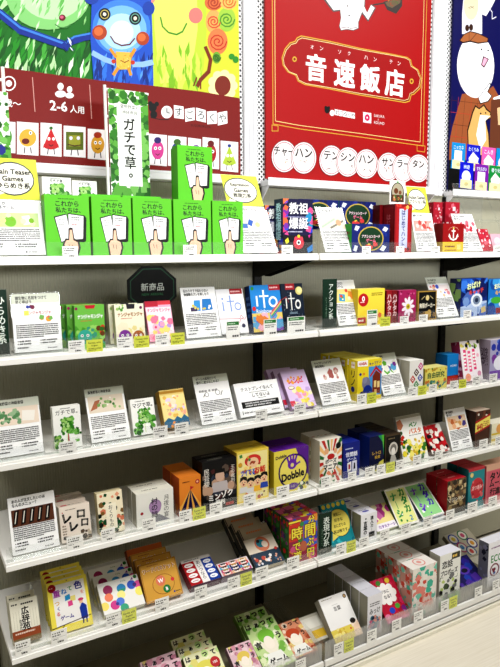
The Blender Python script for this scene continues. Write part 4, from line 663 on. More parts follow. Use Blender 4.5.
sign(3, 202.4, 237, (192.4, 377), (226, 373), info(['ゲームの説明だけで', '勝手に遊びはじめる？'], [('B', .1, .64, .9, .72, 1, '#aaa'), ('C', .3, .6, .06, '#8a8a8a'), ('C', .3, .6, .045, '#fff'), ('C', .62, .62, .07, '#8a8a8a'), ('C', .62, .62, .055, '#fff'), ('L', [(.2, .56), (.26, .62)], .02, '#555'), ('L', [(.7, .56), (.76, .64)], .02, '#555')], True), 'white sheet with faint line sketches beside the black and white test box')
box(3, 241, 284.5, (232.4, 385), (277, 378), .02, ('#fbfbfb', '#cfcfcf', '#f0f0f0'), [('T', 'テストプレイなんて', .5, .8, .11, '#111', {'w': .76, 'b': .035}), ('B', .3, .68, .74, .71, 1, '#555'), ('T', 'してないよ', .56, .6, .11, '#111', {'w': .4, 'b': .035}), ('B', .48, .49, .66, .52, 1, '#555'), ('R', .08, .24, .93, .43, '#141414'), ('B', .16, .27, .86, .41, 2, '#d8d8d8'), ('B', .1, .08, .34, .14, 1, '#555'), ('B', .72, .08, .93, .13, 1, '#777'), ('R', .06, .06, .075, .16, '#333')], 'wide white box with black Japanese writing and a black bar', tagp=(255.5, 410, 267.5, 422.5), n=1)
lil = [('R', 0, 0, 1, 1, '#e2cdee'), ('S', .1, .04, .95, .48, 22, .09, ['#f3e37a', '#e8d85a', '#f6efc0', '#c9b0e0', '#f0a8c0']), ('T', 'レシピ', .52, .74, .16, '#e0405a', {'w': .6, 'b': .05}), ('S', .15, .66, .9, .86, 8, .05, ['#f3b04a', '#e85a6a']), ('E', .24, .54, .13, .05, '#8a5a4a'), ('E', .24, .545, .11, .035, '#f3ead6'), ('R', .0, .06, .2, .2, '#d83a5a')]
box(3, 292.4, 316.5, (279.5, 372), (303.7, 369), .018, ('#e2cdee', '#a88aa8', '#c8b4d4'), lil, 'lilac box with yellow food pictures and red lettering', n=3, stepx=-.009, tagp=(294, 404, 306, 416), gap=.004)
# third shelf, middle bay
sign(3, 323, 351.6, (312.4, 361), (338, 358), info(['キャプテンハイトで', '建設開始！'], [('S', .3, .56, .86, .76, 12, .07, ['#c8908a', '#d9b0a0', '#b0605a', '#e0c8c0']), ('P', [(.46, .58), (.62, .58), (.62, .72), (.54, .8), (.46, .72)], '#b8706a')], True), 'white sheet with a small pink house photo by the yellow stacking boxes')
hart = [('R', 0, 0, 1, 1, '#f0de3a'), ('R', .46, .1, 1, .82, '#5aa8e0'), ('P', [(.5, .6), (.76, .82), (1, .66), (1, .6), (.76, .74), (.54, .56)], '#c8283a'), ('P', [(.62, .18), (.95, .12), (.95, .62), (.76, .72), (.62, .58)], '#8a3a24'), ('R', .68, .3, .78, .46, '#f0d89a'), ('R', .82, .28, .92, .44, '#f0d89a'), ('R', .7, .12, .8, .24, '#e8c07a'), ('E', .36, .42, .17, .16, '#8a8aa0'), ('E', .3, .5, .1, .08, '#9a9ab0'), ('E', .42, .2, .2, .18, '#1f3f9e'), ('E', .2, .14, .12, .1, '#2a1a6a'), ('P', [(.0, .86), (.42, .84), (.42, .99), (0, .99)], '#fff'), ('T', 'HABA', .21, .915, .07, '#d01a2a', {'w': .32, 'b': .06}), ('T', 'キャプテン', .72, .9, .07, '#2a2a8a', {'w': .48, 'b': .04, 'r': 6}), ('T', 'リノ', .82, .81, .07, '#2a2a8a', {'w': .24, 'b': .04}), ('C', .12, .66, .05, '#2a3a9a'), ('C', .26, .66, .045, '#e8a03a'), ('R', .0, .0, 1, .05, '#e8d23a')]
hs = [('R', 0, 0, 1, 1, '#ead63a'), ('V', 'リノ', .5, .75, .35, '#2a2a2a', {'b': .03}), ('R', .3, .8, .7, .95, '#f4f0e0'), ('T', 'HABA', .5, .875, .05, '#c01a2a', {'w': .36}), ('C', .5, .28, .22, '#2a3a8a')]
box(3, 357, 381, (353.5, 349.5), (381, 344), .042, ('#f0de3a', '#d4c02c', '#f4ea7a'), hart, 'yellow stacking game box with a red roofed house', n=4, stepx=-.004, side=hs, lean=0, tagp=(357, 392.5, 366.8, 404), note=(367, 391, 376.5, 402), hgt=.132)
sign(3, 384, 406, (371, 355), (396, 352), info(['おなじ絵を', '見つける'], [('S', .08, .54, .92, .78, 12, .11, ['#e0c83a', '#d05aa8', '#8a3aa0', '#f0f0e8', '#6ab0d8', '#7ac04a'])], True), 'white sheet with bright picture tiles behind the yellow stacking box')
dia = lambda x, y, c: [('P', [(x-.2, y), (x, y+.13), (x+.2, y), (x, y-.13)], c), ('P', [(x-.1, y), (x, y+.065), (x+.1, y), (x, y-.065)], '#fff'), ('C', x, y, .05, c)]
box(3, 409, 422.5, (409, 362), (422, 359), .045, ('#efeeea', '#b9b6a8', '#f6f6f2'), dia(.5, .62, '#6a3a2a')+dia(.78, .44, '#2a4ab0')+dia(.24, .42, '#c83a2a')+dia(.5, .24, '#3a9a4a')+dia(.8, .8, '#d05a9a'), 'white box with rows of coloured diamonds', lean=0, tagp=(408, 386, 417.5, 395.5), note=(418, 384, 426.5, 393.5), n=2)
box(3, 424.5, 446.5, (424, 369), (446.5, 366), .05, ('#dcd27a', '#a8a04a', '#e6e09a'), [('R', .04, .05, .96, .95, '#e6dc7a'), ('T', '自由研究', .5, .66, .26, '#2a6a4a', {'w': .8, 'b': .05}), ('S', .05, .05, .95, .4, 26, .06, ['#4a9a8a', '#2a7a6a', '#d88a3a', '#f0e8b0']), ('S', .05, .85, .95, .97, 10, .04, ['#5a8a3a', '#c8a03a'])], 'squat yellow-green box with dark green lettering', lean=0, tagp=(429, 382, 437, 391))
box(3, 446.5, 459.3, (446.5, 355), (459, 354), .055, ('#1f8fd4', '#1870b0', '#2a9ade'), [('R', 0, 0, 1, .27, '#b83a2a'), ('T', 'MOMO', .5, .62, .07, '#eaf4fb', {'w': .6, 'b': .02}), ('R', 0, .27, 1, .29, '#7a2a2a')], 'blue box with a red foot standing behind the yellow-green box', lean=0, side=[('R', 0, 0, 1, .27, '#8a2a20')], y0=.05, tagp=(450, 379, 458.5, 388), note=(459, 377, 466.5, 386))
box(3, 464, 483, (459, 343), (478.5, 338.5), .04, ('#f4eef2', '#9a3a5a', '#e8d8e0'), [('S', .04, .8, .96, .97, 16, .07, ['#b0d06a', '#f0e07a', '#2a2a2a']), ('L', [(.18, .3), (.2, .76)], .14, '#e4508a'), ('L', [(.42, .26), (.42, .72)], .14, '#e86a9a'), ('L', [(.66, .3), (.66, .76)], .14, '#e4508a'), ('B', .12, .3, .26, .74, 5, '#fff'), ('B', .36, .28, .5, .7, 5, '#fff'), ('B', .6, .32, .74, .74, 5, '#fff'), ('C', .25, .1, .14, '#f0a88a'), ('C', .84, .16, .1, '#d8a0b8'), ('C', .86, .62, .07, '#f0c0d0')], 'white box with pink lettering columns and peach shapes', side=[('S', 0, 0, 1, 1, 16, .2, ['#c8a0b0', '#7a2a4a'])], tagp=(472.5, 373.5, 480.5, 383.5))
box(3, 489, 512, (487.5, 341), (511, 337.5), .05, ('#b8b4d0', '#a49aa8', '#d8d4dc'), [('S', .05, .3, .95, .98, 26, .1, ['#3a4ab0', '#6a8ad8', '#e8e8f6', '#8a4aa8']), ('E', .5, .4, .34, .2, '#eef0f8'), ('R', 0, 0, 1, .22, '#8a5ab8')], 'lavender grey box at the far end of the third shelf', lean=0, side=[('V', '遊戯', .5, .8, .35, '#4a3a4a')], tagp=(489.5, 370.5, 497.5, 380))

# ---- fourth shelf
sign(4, 13, 59.8, (7.7, 498), (52.8, 491), info(['あの人が注文したいのは', 'なんのメニュー？'], [('R', .05, .48, .95, .78, '#6a4230')]+[('P', [(.06+.17*i, .5), (.16+.17*i, .52), (.22+.17*i, .77), (.12+.17*i, .76)], '#17130f') for i in range(5)]+[('P', [(.1+.17*i, .54), (.12+.17*i, .545), (.17+.17*i, .74), (.15+.17*i, .735)], '#e8e4da') for i in range(5)], tsz=.06), 'white sheet with a photo of black menu tags')
ro = '#141210'
lart = [('T', 'レ', .24, .68, .24, ro, {'b': .07, 'r': 8}), ('T', 'ロ', .7, .72, .2, ro, {'b': .07, 'r': -4}), ('T', 'レ', .44, .42, .24, ro, {'b': .07, 'r': 4}), ('T', 'ロ', .8, .46, .18, ro, {'b': .07, 'r': -6}), ('B', .2, .88, .6, .92, 1, '#7a6a5a'), ('C', .1, .84, .02, '#c83a3a'), ('B', .06, .2, .2, .5, 4, '#9a8a7a'), ('S', .62, .02, 1, .24, 14, .07, ['#2a2420', '#6a5a4a', '#c0b4a0']), ('S', 0, .02, .3, .16, 8, .05, ['#8a7a6a', '#2a2420'])]
box(4, 62, 92.2, (58, 508), (89.5, 502), .032, ('#eae0d4', '#a89c8a', '#ddd2c6'), lart, 'beige box with big brush-written katakana', n=3, stepx=.0, tagp=(66.5, 538, 83.5, 552.5), top=[('R', .1, .3, .3, .7, '#c84a5a'), ('B', .34, .35, .8, .65, 1, '#6a5a4a')])
box(4, 100, 125, (96.8, 493.5), (121, 490), .026, ('#f2e9cf', '#cbbf9a', '#e0d6b4'), [('S', .02, .02, .98, .98, 40, .09, ['#e8a888', '#1f5a34', '#16241a', '#d98a6a', '#2f7a4a', '#8a6a3a']), ('R', .3, .1, .72, .72, '#f6f0dc'), ('V', 'おくりもの', .5, .68, .14, '#2a2420', {'b': .02})], 'narrow cream box with green and peach plant shapes', tagp=(101, 530.5, 115.5, 544))
box(4, 137, 173.8, (135, 497), (172.5, 490), .034, ('#efeee8', '#aeab9c', '#e2e0d4'), [('C', .5, .55, .17, '#a88ab0'), ('E', .5, .5, .16, .2, '#b89ac0'), ('P', [(.2, .06), (.4, .22), (.6, .28), (.9, .06)], '#8a8a92'), ('V', '村の詩', .48, .8, .2, '#2a2430', {'b': .03}), ('V', '月夜の宴', .8, .82, .15, '#2a2a2a', {'b': .0}), ('C', .14, .4, .04, '#b0303a')], 'plain white box with a dusky purple moon', n=2, tagp=(142, 519.5, 156, 533), lean=0, top=[('B', .2, .4, .85, .6, 1, '#4a4a44')], hgt=.092)
cir = [('R', 0, 0, 1, 1, '#e8963a'), ('R', .0, .0, 1, .3, '#efb35a')]
for i in (0, 2, 4, 6, 1, 3, 5):
    a, b = -.2+.2*i-(.03 if i % 2 else 0), -.2+.2*(i+1)+(.03 if i % 2 else 0); cir.append(('P', [(.5, .68), (.5, .68), (b, .06), (a, .06)], '#23154e' if i % 2 else '#f6c060'))
    cir.append(('C', (a+b)/2, .08, .09, '#f2c23a'))
cir += [('P', [(.5, .66), (.5, .76), (.68, .72)], '#c8283a'), ('C', .84, .84, .1, '#b82a3a'), ('C', .84, .84, .05, '#f0c0a0'), ('B', .14, .86, .6, .9, 1, '#7a3a10')]
box(4, 180, 201.2, (179, 480), (200.4, 473), .058, ('#e8963a', '#b85a24', '#d98a3a'), cir, 'orange box with a striped circus tent', n=2, lean=0, side=[('S', 0, 0, 1, .3, 8, .2, ['#2a1a5a', '#c87a2a'])], tagp=(179, 509.5, 192, 522.5), note=(192.5, 507, 206, 519.5), stepx=-.0)
box(4, 203, 237, (201.5, 463), (233, 456), .032, ('#141416', '#0c0c0d', '#1d1c1e'), [('S', .04, .28, .96, .84, 46, .09, ['#6a5a50', '#8a7466', '#2a2a34', '#c8a890', '#3a4458', '#5a2a2a']), ('E', .5, .68, .13, .12, '#d8b8a4'), ('P', [(.36, .82), (.64, .82), (.68, .66), (.62, .74), (.38, .74), (.32, .66)], '#14100e'), ('P', [(.3, .56), (.7, .56), (.78, .36), (.22, .36)], '#c8c0c0'), ('E', .2, .4, .1, .09, '#c8a890'), ('E', .82, .44, .1, .09, '#c8a890'), ('E', .84, .68, .07, .07, '#b89884'), ('V', '民芸楼', .12, .86, .5, '#e8e4dc', {'b': .02}), ('V', '王の裁判', .88, .86, .5, '#e8e4dc', {'b': .0}), ('T', 'ミンゾク', .52, .28, .13, '#f4f2ee', {'w': .74, 'b': .05, 'r': 6}), ('T', '裁判', .5, .14, .1, '#f4f2ee', {'w': .4, 'b': .05}), ('R', .66, .04, .9, .1, '#b02a2a')], 'tall black box with a photo of costumed people', lean=0, top=[('B', .2, .3, .8, .6, 1, '#8a8a80')], tagp=(209.5, 502, 222.5, 515), n=2, hgt=.142)
face = lambda x, y: [('E', x, y, .11, .09, '#f3d0ac'), ('P', [(x-.12, y+.01), (x-.1, y+.1), (x, y+.12), (x+.1, y+.1), (x+.12, y+.01), (x, y+.06)], '#1c1614'), ('C', x-.04, y, .014, '#111'), ('C', x+.04, y, .014, '#111'), ('E', x, y-.04, .03, .018, '#b03a3a'), ('P', [(x-.11, y-.09), (x+.11, y-.09), (x+.13, y-.2), (x-.13, y-.2)], random.Random(x).choice(['#3a5ab8', '#e8e8e8', '#d84a4a', '#f3c24a']))]
box(4, 237.2, 268.6, (234, 453), (265.4, 447), .038, ('#ecd66a', '#b8983a', '#d8c04a'), [('R', .04, .04, .96, .96, '#f3e7a8'), ('E', .5, .8, .26, .12, '#d8403a'), ('E', .5, .76, .18, .1, '#f3d0ac'), ('C', .44, .77, .02, '#111'), ('C', .56, .77, .02, '#111'), ('S', .06, .5, .94, .68, 16, .05, ['#e8b84a', '#f6d88a', '#b8743a']), ('T', 'ツイてる', .34, .58, .11, '#2a6ad0', {'w': .44, 'b': .06}), ('T', 'お話', .72, .6, .12, '#d83a3a', {'w': .36, 'b': .06}), ('S', .06, .72, .94, .94, 10, .05, ['#d8a83a', '#b85a3a', '#5a9a5a'])]+face(.2, .4)+face(.42, .36)+face(.64, .38)+face(.85, .42)+[('S', .04, .04, .96, .16, 16, .05, ['#e8a06a', '#c86a4a', '#f6efd8', '#8a4a2a'])], 'yellow comic box with a group of cartoon children', lean=0, n=2, tagp=(243.5, 492.5, 256, 506), hgt=.152)
box(4, 274, 308.3, (269.3, 454), (307, 445), .05, ('#e2d34a', '#b8a82a', '#6a2a9a'), [('R', 0, 0, 1, 1, '#e8da62'), ('P', [(.62, 1), (1, 1), (1, .3), (.8, .6)], '#6a2a9a'), ('C', .55, .48, .43, '#3f1468'), ('C', .55, .48, .385, '#efe27a'), ('E', .52, .64, .13, .12, '#7a35b0'), ('L', [(.42, .68), (.38, .8)], .055, '#7a35b0'), ('L', [(.48, .72), (.47, .86)], .055, '#7a35b0'), ('L', [(.54, .72), (.56, .86)], .055, '#7a35b0'), ('L', [(.6, .7), (.65, .82)], .055, '#7a35b0'), ('L', [(.64, .62), (.74, .66)], .05, '#7a35b0'), ('C', .52, .62, .05, '#e8da9a'), ('T', 'Dobble', .54, .38, .17, '#1c1030', {'w': .64, 'b': .06, 'r': 6}), ('T', 'Dobble', .2, .86, .07, '#2a1050', {'w': .3, 'b': .05, 'r': 6}), ('E', .54, .12, .16, .08, '#6a2a9a'), ('T', '1-2', .54, .12, .05, '#f0e8c0', {'w': .2}), ('S', .7, .02, .98, .16, 12, .04, ['#3a8a3a', '#c83a3a', '#f4f0e0', '#2a2a4a'])], 'yellow and purple box with a hand in a dark ring', lean=0, side=[('V', 'Dobble', .5, .9, .2, '#3a1060', {'b': .02})], tagp=(276.5, 484, 289.5, 497.5), n=2, top=[('R', 0, 0, 1, 1, '#6a2a9a'), ('R', .05, .2, .4, .7, '#5a1f88')])
# fourth shelf, middle bay
def rays(cx, cy, cs, n=18): return [('P', [(cx, cy), (cx+1.3*math.cos(6.283*i/n), cy+1.3*math.sin(6.283*i/n)), (cx+1.3*math.cos(6.283*(i+.55)/n), cy+1.3*math.sin(6.283*(i+.55)/n))], cs[i % len(cs)]) for i in range(n)]
box(4, 319.5, 341.3, (314.5, 443.5), (340, 436.5), .05, ('#f3efe6', '#c8c2b4', '#e8e4d8'), [('R', 0, 0, 1, 1, '#f3efe6')]+rays(.5, .5, ['#c8342a', '#f3c88a', '#2a7a3a'])+[('E', .5, .5, .34, .24, '#f6f2ea'), ('E', .5, .6, .17, .07, '#c02a2a'), ('T', 'ボーズ', .5, .5, .1, '#14100e', {'w': .5, 'b': .06}), ('T', 'マニア!', .5, .36, .12, '#14100e', {'w': .66, 'b': .06}), ('C', .84, .83, .12, '#111'), ('E', .3, .74, .1, .07, '#e8b890'), ('E', .7, .72, .08, .06, '#e8b890'), ('S', .05, .02, .95, .24, 12, .08, ['#e8a07a', '#c8342a', '#f3efe6'])], 'white box with red and green rays around black lettering', lean=0, tagp=(321, 476, 331, 488.5), n=2)
box(4, 343, 359.3, (342, 444), (358, 441), .045, ('#1d2f8e', '#14225e', '#25389a'), [('B', .12, .8, .9, .86, 1, '#d0d8f0'), ('T', '世間話', .5, .66, .13, '#f0f2fa', {'w': .76, 'b': .04}), ('T', 'ゲーム', .5, .52, .1, '#dfe6fa', {'w': .66, 'b': .04, 'r': 6}), ('P', [(.26, .16), (.5, .2), (.48, .46), (.24, .42)], '#f0f0f0'), ('P', [(.54, .16), (.84, .16), (.82, .46), (.54, .46)], '#e4e4f0'), ('R', .31, .24, .42, .38, '#b02a3a'), ('P', [(.62, .22), (.74, .22), (.72, .4), (.64, .4)], '#1a1a2a')], 'blue box picturing two white cards', lean=0, n=2, tagp=(348, 468.5, 356.5, 479))
box(4, 369, 383.3, (368, 438.5), (383, 434), .055, ('#111a4a', '#18307a', '#1a2a6a'), [('P', [(1, .4), (1, 1), (.6, 1), (.9, .8)], '#2aa06a'), ('P', [(1, .6), (1, 1), (.82, 1)], '#6ac04a'), ('T', 'レトロ', .5, .52, .09, '#d8b84a', {'w': .6, 'b': .03}), ('T', '投資', .56, .4, .09, '#d8b84a', {'w': .5, 'b': .03}), ('P', [(.4, 0), (1, 0), (1, .3), (.7, .24)], '#e0d86a'), ('P', [(.5, 0), (.8, .0), (.66, .16)], '#3a9ac0')], 'dark blue box with green and yellow corners', lean=0, n=2, tagp=(365, 463.5, 375, 474.5))
box(4, 384.6, 400.2, (384, 436.5), (400, 432), .05, ('#171310', '#0f0d0b', '#4a3c2e'), [('R', 0, 0, 1, 1, '#5a4a34'), ('R', .06, .05, .94, .95, '#17130f'), ('E', .52, .56, .28, .2, '#d8d4cc'), ('E', .52, .56, .2, .14, '#8a8680'), ('E', .52, .48, .12, .12, '#efece6'), ('P', [(.3, .14), (.4, .36), (.64, .36), (.78, .14)], '#c8c4bc'), ('B', .2, .85, .8, .9, 1, '#9a8a6a')], 'small black box with a white veiled head', lean=0, n=3, tagp=(376.8, 461, 385.6, 471.5), note=(386.2, 458.5, 395, 469), top=[('R', .1, .3, .9, .7, '#2a2018')])
price((396.2, 456, 404, 466.5), 'white pasta card box')
box(4, 404, 428.6, (394.5, 418), (420.6, 412.5), .012, ('#f6f5f0', '#b8b6ac', '#e8e6dc'), [('R', .0, .94, 1, 1, '#b8b4a4'), ('T', 'ペン', .62, .78, .1, '#3a9a3a', {'w': .34, 'b': .05, 'r': 8}), ('T', 'パスタ', .66, .64, .11, '#e07a2a', {'w': .5, 'b': .05}), ('B', .4, .54, .9, .57, 1, '#555'), ('P', [(0, .9), (.16, .94), (.24, .8), (.12, .7), (0, .74)], '#c88a6a'), ('S', .06, .04, .98, .46, 60, .07, ['#e8d84a', '#f3ea8a', '#4a8a3a', '#d8b83a', '#2a6a2a']), ('S', .0, .4, .2, .66, 10, .06, ['#2a6a2a', '#c83a2a'])], 'white pasta card box', 'white box covered in yellow pasta shapes with a reaching hand', tagp=(413, 452, 421.5, 463))
box(4, 432.5, 450, (425.5, 426), (434.5, 424), .02, ('#b8202c', '#5a3a24', '#7a4a2a'), [('S', .02, .02, .98, .98, 60, .1, ['#f0ece6', '#c8202c', '#1a1412', '#e8e0d8', '#c8202c'])], 'red leaning box with white cat-like blotches', tagp=(435, 446.5, 443, 457), name='card_game_box')
sign(4, 452.5, 473, (444, 410.5), (463.6, 406.6), info(['箸で料理を', '取り合う'], [('R', .06, .5, .94, .82, '#e8d2b8'), ('S', .1, .54, .9, .8, 16, .09, ['#d8a86a', '#c87a4a', '#f0e0c8', '#5a4a8a', '#e8b890'])]), 'white sheet picturing food bowls on the fourth shelf')
box(4, 474.5, 489, (472, 413), (488, 409), .05, ('#5a3a2a', '#3a2418', '#c8b8a8'), [('S', .05, .7, .95, .98, 12, .1, ['#e8e0d4', '#7a4a34', '#2a1a14']), ('P', [(.0, .36), (1, .52), (1, .86), (.0, .7)], '#efe37a'), ('P', [(.0, .36), (1, .52), (1, .57), (.0, .41)], '#b8202c'), ('P', [(.0, .66), (1, .82), (1, .88), (.0, .72)], '#b8202c'), ('T', '¥40', .3, .55, .16, '#b8202c', {'w': .4, 'b': .05, 'r': 8}), ('B', .54, .54, .9, .7, 3, '#a85a3a')], 'brown box with a tilted yellow price banner', lean=0, tagp=(479.5, 433.5, 488, 444))
box(4, 491, 516, (490, 425), (515, 419), .05, ('#f0ead0', '#b8b4a0', '#eae6d6'), [('R', 0, .4, 1, .5, '#e0c84a'), ('R', 0, .1, 1, .2, '#e0c84a'), ('C', .3, .7, .12, '#e8b06a')], 'white and yellow striped box ending the fourth shelf', lean=0, tagp=(495.5, 430, 503, 440))

# ---- fifth shelf
box(5, 14, 42, (9.2, 616), (39.6, 608), .026, ('#e9e6d6', '#b9b5a0', '#dedac6'), [('R', 0, 0, 1, .3, '#a05a38'), ('R', .0, .0, 1, .12, '#8a7a5a')]+[('L', [(.1+.1*i, .32), (.1+.1*i, .74)], .006, '#a8a48a') for i in range(9)]+[('B', .06, .88, .3, .94, 1, '#222'), ('B', .4, .86, .9, .93, 1, '#222'), ('R', .34, .3, .68, .8, '#efece0'), ('V', '広辞苑', .52, .82, .28, '#17130f', {'b': .05}), ('V', 'かるた', .34, .55, .3, '#17130f', {'b': .03}), ('B', .1, .2, .9, .27, 1, '#e8d0c0')], 'cream dictionary card box with a brown band', n=2, tagp=(15, 646, 31.5, 662), hgt=.1)
yart = [('R', 0, 0, 1, 1, '#f0e266'), ('R', .12, .14, .92, .93, '#f3f1ee'), ('C', .12, .88, .1, '#a8202c'), ('B', .06, .87, .19, .9, 1, '#f0c8c8'), ('T', '重', .22, .76, .13, '#b04ab0', {'w': .2, 'b': .05}), ('T', 'ね', .4, .77, .1, '#2a8ad0', {'w': .16, 'b': .04}), ('T', 'て', .55, .8, .08, '#3aa05a', {'w': .14, 'b': .04}), ('T', '色', .76, .83, .15, '#2a2a9a', {'w': .24, 'b': .05}), ('T', 'を', .84, .68, .07, '#e8a08a', {'w': .1, 'b': .03}), ('P', [(.4, .58), (.54, .6), (.53, .7), (.41, .68)], '#2a9ac8'), ('P', [(.52, .55), (.66, .55), (.66, .65), (.54, .65)], '#e8dc8a'), ('P', [(.46, .46), (.58, .47), (.57, .57), (.46, .56)], '#e05a9a'), ('T', 'つ', .2, .57, .07, '#e0b03a', {'w': .12, 'b': .03}), ('T', 'く', .22, .47, .07, '#3a4ab0', {'w': .12, 'b': .03}), ('T', 'る', .2, .37, .07, '#d83a3a', {'w': .12, 'b': .03}), ('T', 'ゲーム', .4, .28, .08, '#4a3aa0', {'w': .44, 'b': .05}), ('P', [(.74, .16), (.9, .16), (.9, .4), (.8, .48), (.72, .38)], '#2a4aa8'), ('C', .78, .5, .05, '#f0c8a8'), ('E', .78, .54, .07, .03, '#d04a7a'), ('L', [(.0, .12), (.98, .2)], .02, '#5a4a3a'), ('L', [(.3, .14), (.22, .02)], .02, '#5a4a3a'), ('L', [(.78, .16), (.77, .08)], .03, '#2a3a7a'), ('L', [(.86, .16), (.86, .08)], .03, '#2a3a7a'), ('C', .5, .97, .015, '#6a5a1a')]
box(5, 53, 93.5, (47.3, 584), (83.6, 574), .012, ('#f0e266', '#c8ba3a', '#dccf52'), yart, 'yellow colour-layering game pack with a painter figure', n=4, tagp=(51, 636, 68, 651.5), gap=.009, stepz=.001)
dots = [('R', 0, 0, 1, 1, '#efeeea'), ('C', .22, .74, .115, '#a82a6a'), ('C', .2, .5, .1, '#f0906a'), ('C', .06, .26, .1, '#f3e27a'), ('C', .54, .68, .11, '#2a9ad0'), ('P', [(.43, .66), (.65, .66), (.6, .57), (.48, .57)], '#2aa88a'), ('C', .8, .7, .11, '#3a6ad0'), ('C', .96, .66, .1, '#e05aa8'), ('C', .87, .68, .05, '#4a2a8a'), ('C', .5, .48, .1, '#f6ee9a'), ('C', .95, .44, .11, '#f3ea7a'), ('C', .3, .22, .11, '#d83a9a'), ('C', .44, .28, .1, '#5a8ae0'), ('C', .36, .24, .04, '#4a2a9a'), ('C', .5, .06, .1, '#3ab08a'), ('T', 'かさね', .62, .9, .05, '#5a9a4a', {'w': .22}), ('P', [(.8, .86), (.86, .94), (.87, .85)], '#8a3aa0'), ('C', .93, .93, .045, '#2a7a3a')]
box(5, 104.5, 145.5, (95, 585), (133, 573.5), .024, ('#efeeea', '#b8b49c', '#d9d6c6'), dots, 'white box printed with overlapping coloured dots', n=3, lean=50, tagp=(106, 618, 121.5, 632), note=(121.8, 614.5, 137, 628), stepx=-.0, gap=.006)
gold = [('R', 0, 0, 1, 1, '#dcae52'), ('B', .2, .9, .7, .94, 1, '#a8502a'), ('T', 'ワードバスケット', .5, .8, .12, '#fff6e0', {'w': .88, 'b': .07}), ('T', 'ワードバスケット', .5, .8, .11, '#a8542c', {'w': .86, 'b': .035}), ('E', .54, .38, .3, .26, '#a8702a'), ('E', .54, .38, .285, .245, '#dcae52'), ('C', .48, .48, .13, '#e08a6a'), ('T', 'W', .48, .48, .1, '#fff', {'b': .04}), ('C', .6, .24, .1, '#2a8a4a'), ('T', 'B', .6, .24, .08, '#fff', {'b': .04}), ('C', .8, .44, .05, '#d84a4a'), ('C', .78, .12, .025, '#2a4aa0'), ('B', .82, .1, .98, .14, 1, '#5a4a2a'), ('L', [(.02, .02), (.02, .98), (.98, .98), (.98, .02), (.02, .02)], .012, '#a8702a')]
box(5, 147, 183.5, (138, 567), (175, 555), .024, ('#dcae52', '#9a6a24', '#c08a3a'), gold, 'golden word game box with red and green balls', n=3, tagp=(155, 604, 169.5, 618.5), gap=.005)
o = box(5, 147, 183.5, (138, 567), (175, 555), .024, ('#c8702a', '#9a4a1a', '#a84a24'), [('T', 'ワード', .5, .8, .1, '#e8b88a', {'w': .6, 'b': .05})], 'dark orange box hindmost behind the golden word game boxes'); g = REF['golden word game box with red and green balls']; o.location.y = g['y']+(.024/math.cos(g['th'])+.005)*3
fc = lambda x, y, bg: [('P', [(x-.15, y-.13), (x+.15, y-.13), (x+.15, y+.1), (x-.15, y+.1)], bg), ('E', x, y-.02, .1, .09, '#f6ece6'), ('L', [(x-.06, y), (x-.02, y)], .014, '#222'), ('L', [(x+.02, y), (x+.06, y)], .014, '#222')]
half = [('R', 0, 0, .5, 1, '#b8202c'), ('R', .5, 0, 1, 1, '#1f4fa8'), ('R', .4, .0, .64, .9, '#f3f0ee'), ('V', 'あいつなら', .52, .86, .12, '#3a2a3a', {'b': .02}), ('R', 0, .88, 1, 1, '#efecea'), ('B', .1, .91, .9, .97, 1, '#6a6a7a')]
for i in range(4): half += [('E', .2, .75-.2*i, .15, .075, '#f6f2f2'), ('B', .1, .72-.2*i, .3, .77-.2*i, 1, '#b84a5a'), ('E', .82, .75-.2*i, .13, .075, '#f2f4fa'), ('B', .74, .72-.2*i, .92, .77-.2*i, 1, '#4a6ab0')]
box(5, 191.5, 221, (178.5, 563), (204, 552), .03, ('#d8d4da', '#8a1a2a', '#6a3a5a'), half, 'flat-lying red and blue box with a column of white faces', tagp=(194.5, 589, 207.5, 603), n=1, lean=64)
grid = [('R', 0, 0, 1, 1, '#e8dfe6')]
for i in range(4):
    for j in range(3): grid += fc(.19+.31*j, .84-.24*i, ['#d84a4a', '#2a4a9a', '#e8a09a', '#5ab0c8', '#e8c8a0', '#3a3a6a', '#c85a8a'][(i*3+j*2) % 7])+[('E', .19+.31*j, .9-.24*i, .1, .05, ['#2a2a3a', '#5a3a2a', '#c8a04a'][(i+j) % 3])]
box(5, 222.5, 253, (207, 565), (236, 555.5), .03, ('#e6dde4', '#7a5a6a', '#9a8a9a'), grid, 'flat-lying box with a grid of coloured portrait tiles', tagp=(227.5, 579.5, 240, 592.5), note=(240.3, 576.5, 252.3, 589.5), lean=64)
bk = [('R', 0, 0, 1, 1, '#b9ac94'), ('R', 0, 0, 1, .34, '#28465a'), ('T', 'TAGIRON', .5, .86, .06, '#d9c8a4', {'w': .6, 'b': .0}), ('L', [(.03, .06), (.03, .98)], .03, '#14283a'), ('R', 0, .34, 1, .7, '#e6dccb'), ('C', .54, .52, .24, '#d98a6a'), ('E', .5, .54, .15, .1, '#2a8a98'), ('E', .62, .5, .1, .08, '#f0e0d0'), ('E', .44, .6, .06, .04, '#2a2a2a'), ('S', .08, .12, .94, .26, 12, .05, ['#f0d8c8', '#e0b09a', '#c85a4a', '#e8e8e8']), ('S', .08, .03, .94, .12, 12, .04, ['#e8e8f0', '#c8a08a', '#3a6a8a']), ('C', .9, .34, .05, '#c84a3a')]
bk = [b for b in bk if not (b[0] == 'T')]+[('B', .2, .82, .8, .9, 1, '#d98a5a')]
box(5, 256, 285, (240, 530), (263.5, 522), .024, ('#b9ac94', '#4a4638', '#c8bda6'), bk, 'beige and navy book-like box with a round couple picture', n=3, tagp=(255.5, 570, 268.5, 584), gap=.008)
tart = [('R', 0, 0, 1, 1, '#a83a5a'), ('R', .5, .3, 1, .9, '#4a7ad0'), ('R', 0, .5, .5, .9, '#d84a3a'), ('S', 0, 0, 1, 1, 30, .1, ['#e06a9a', '#3a5ac0', '#d8342a', '#4a9a5a', '#e8a04a'])]
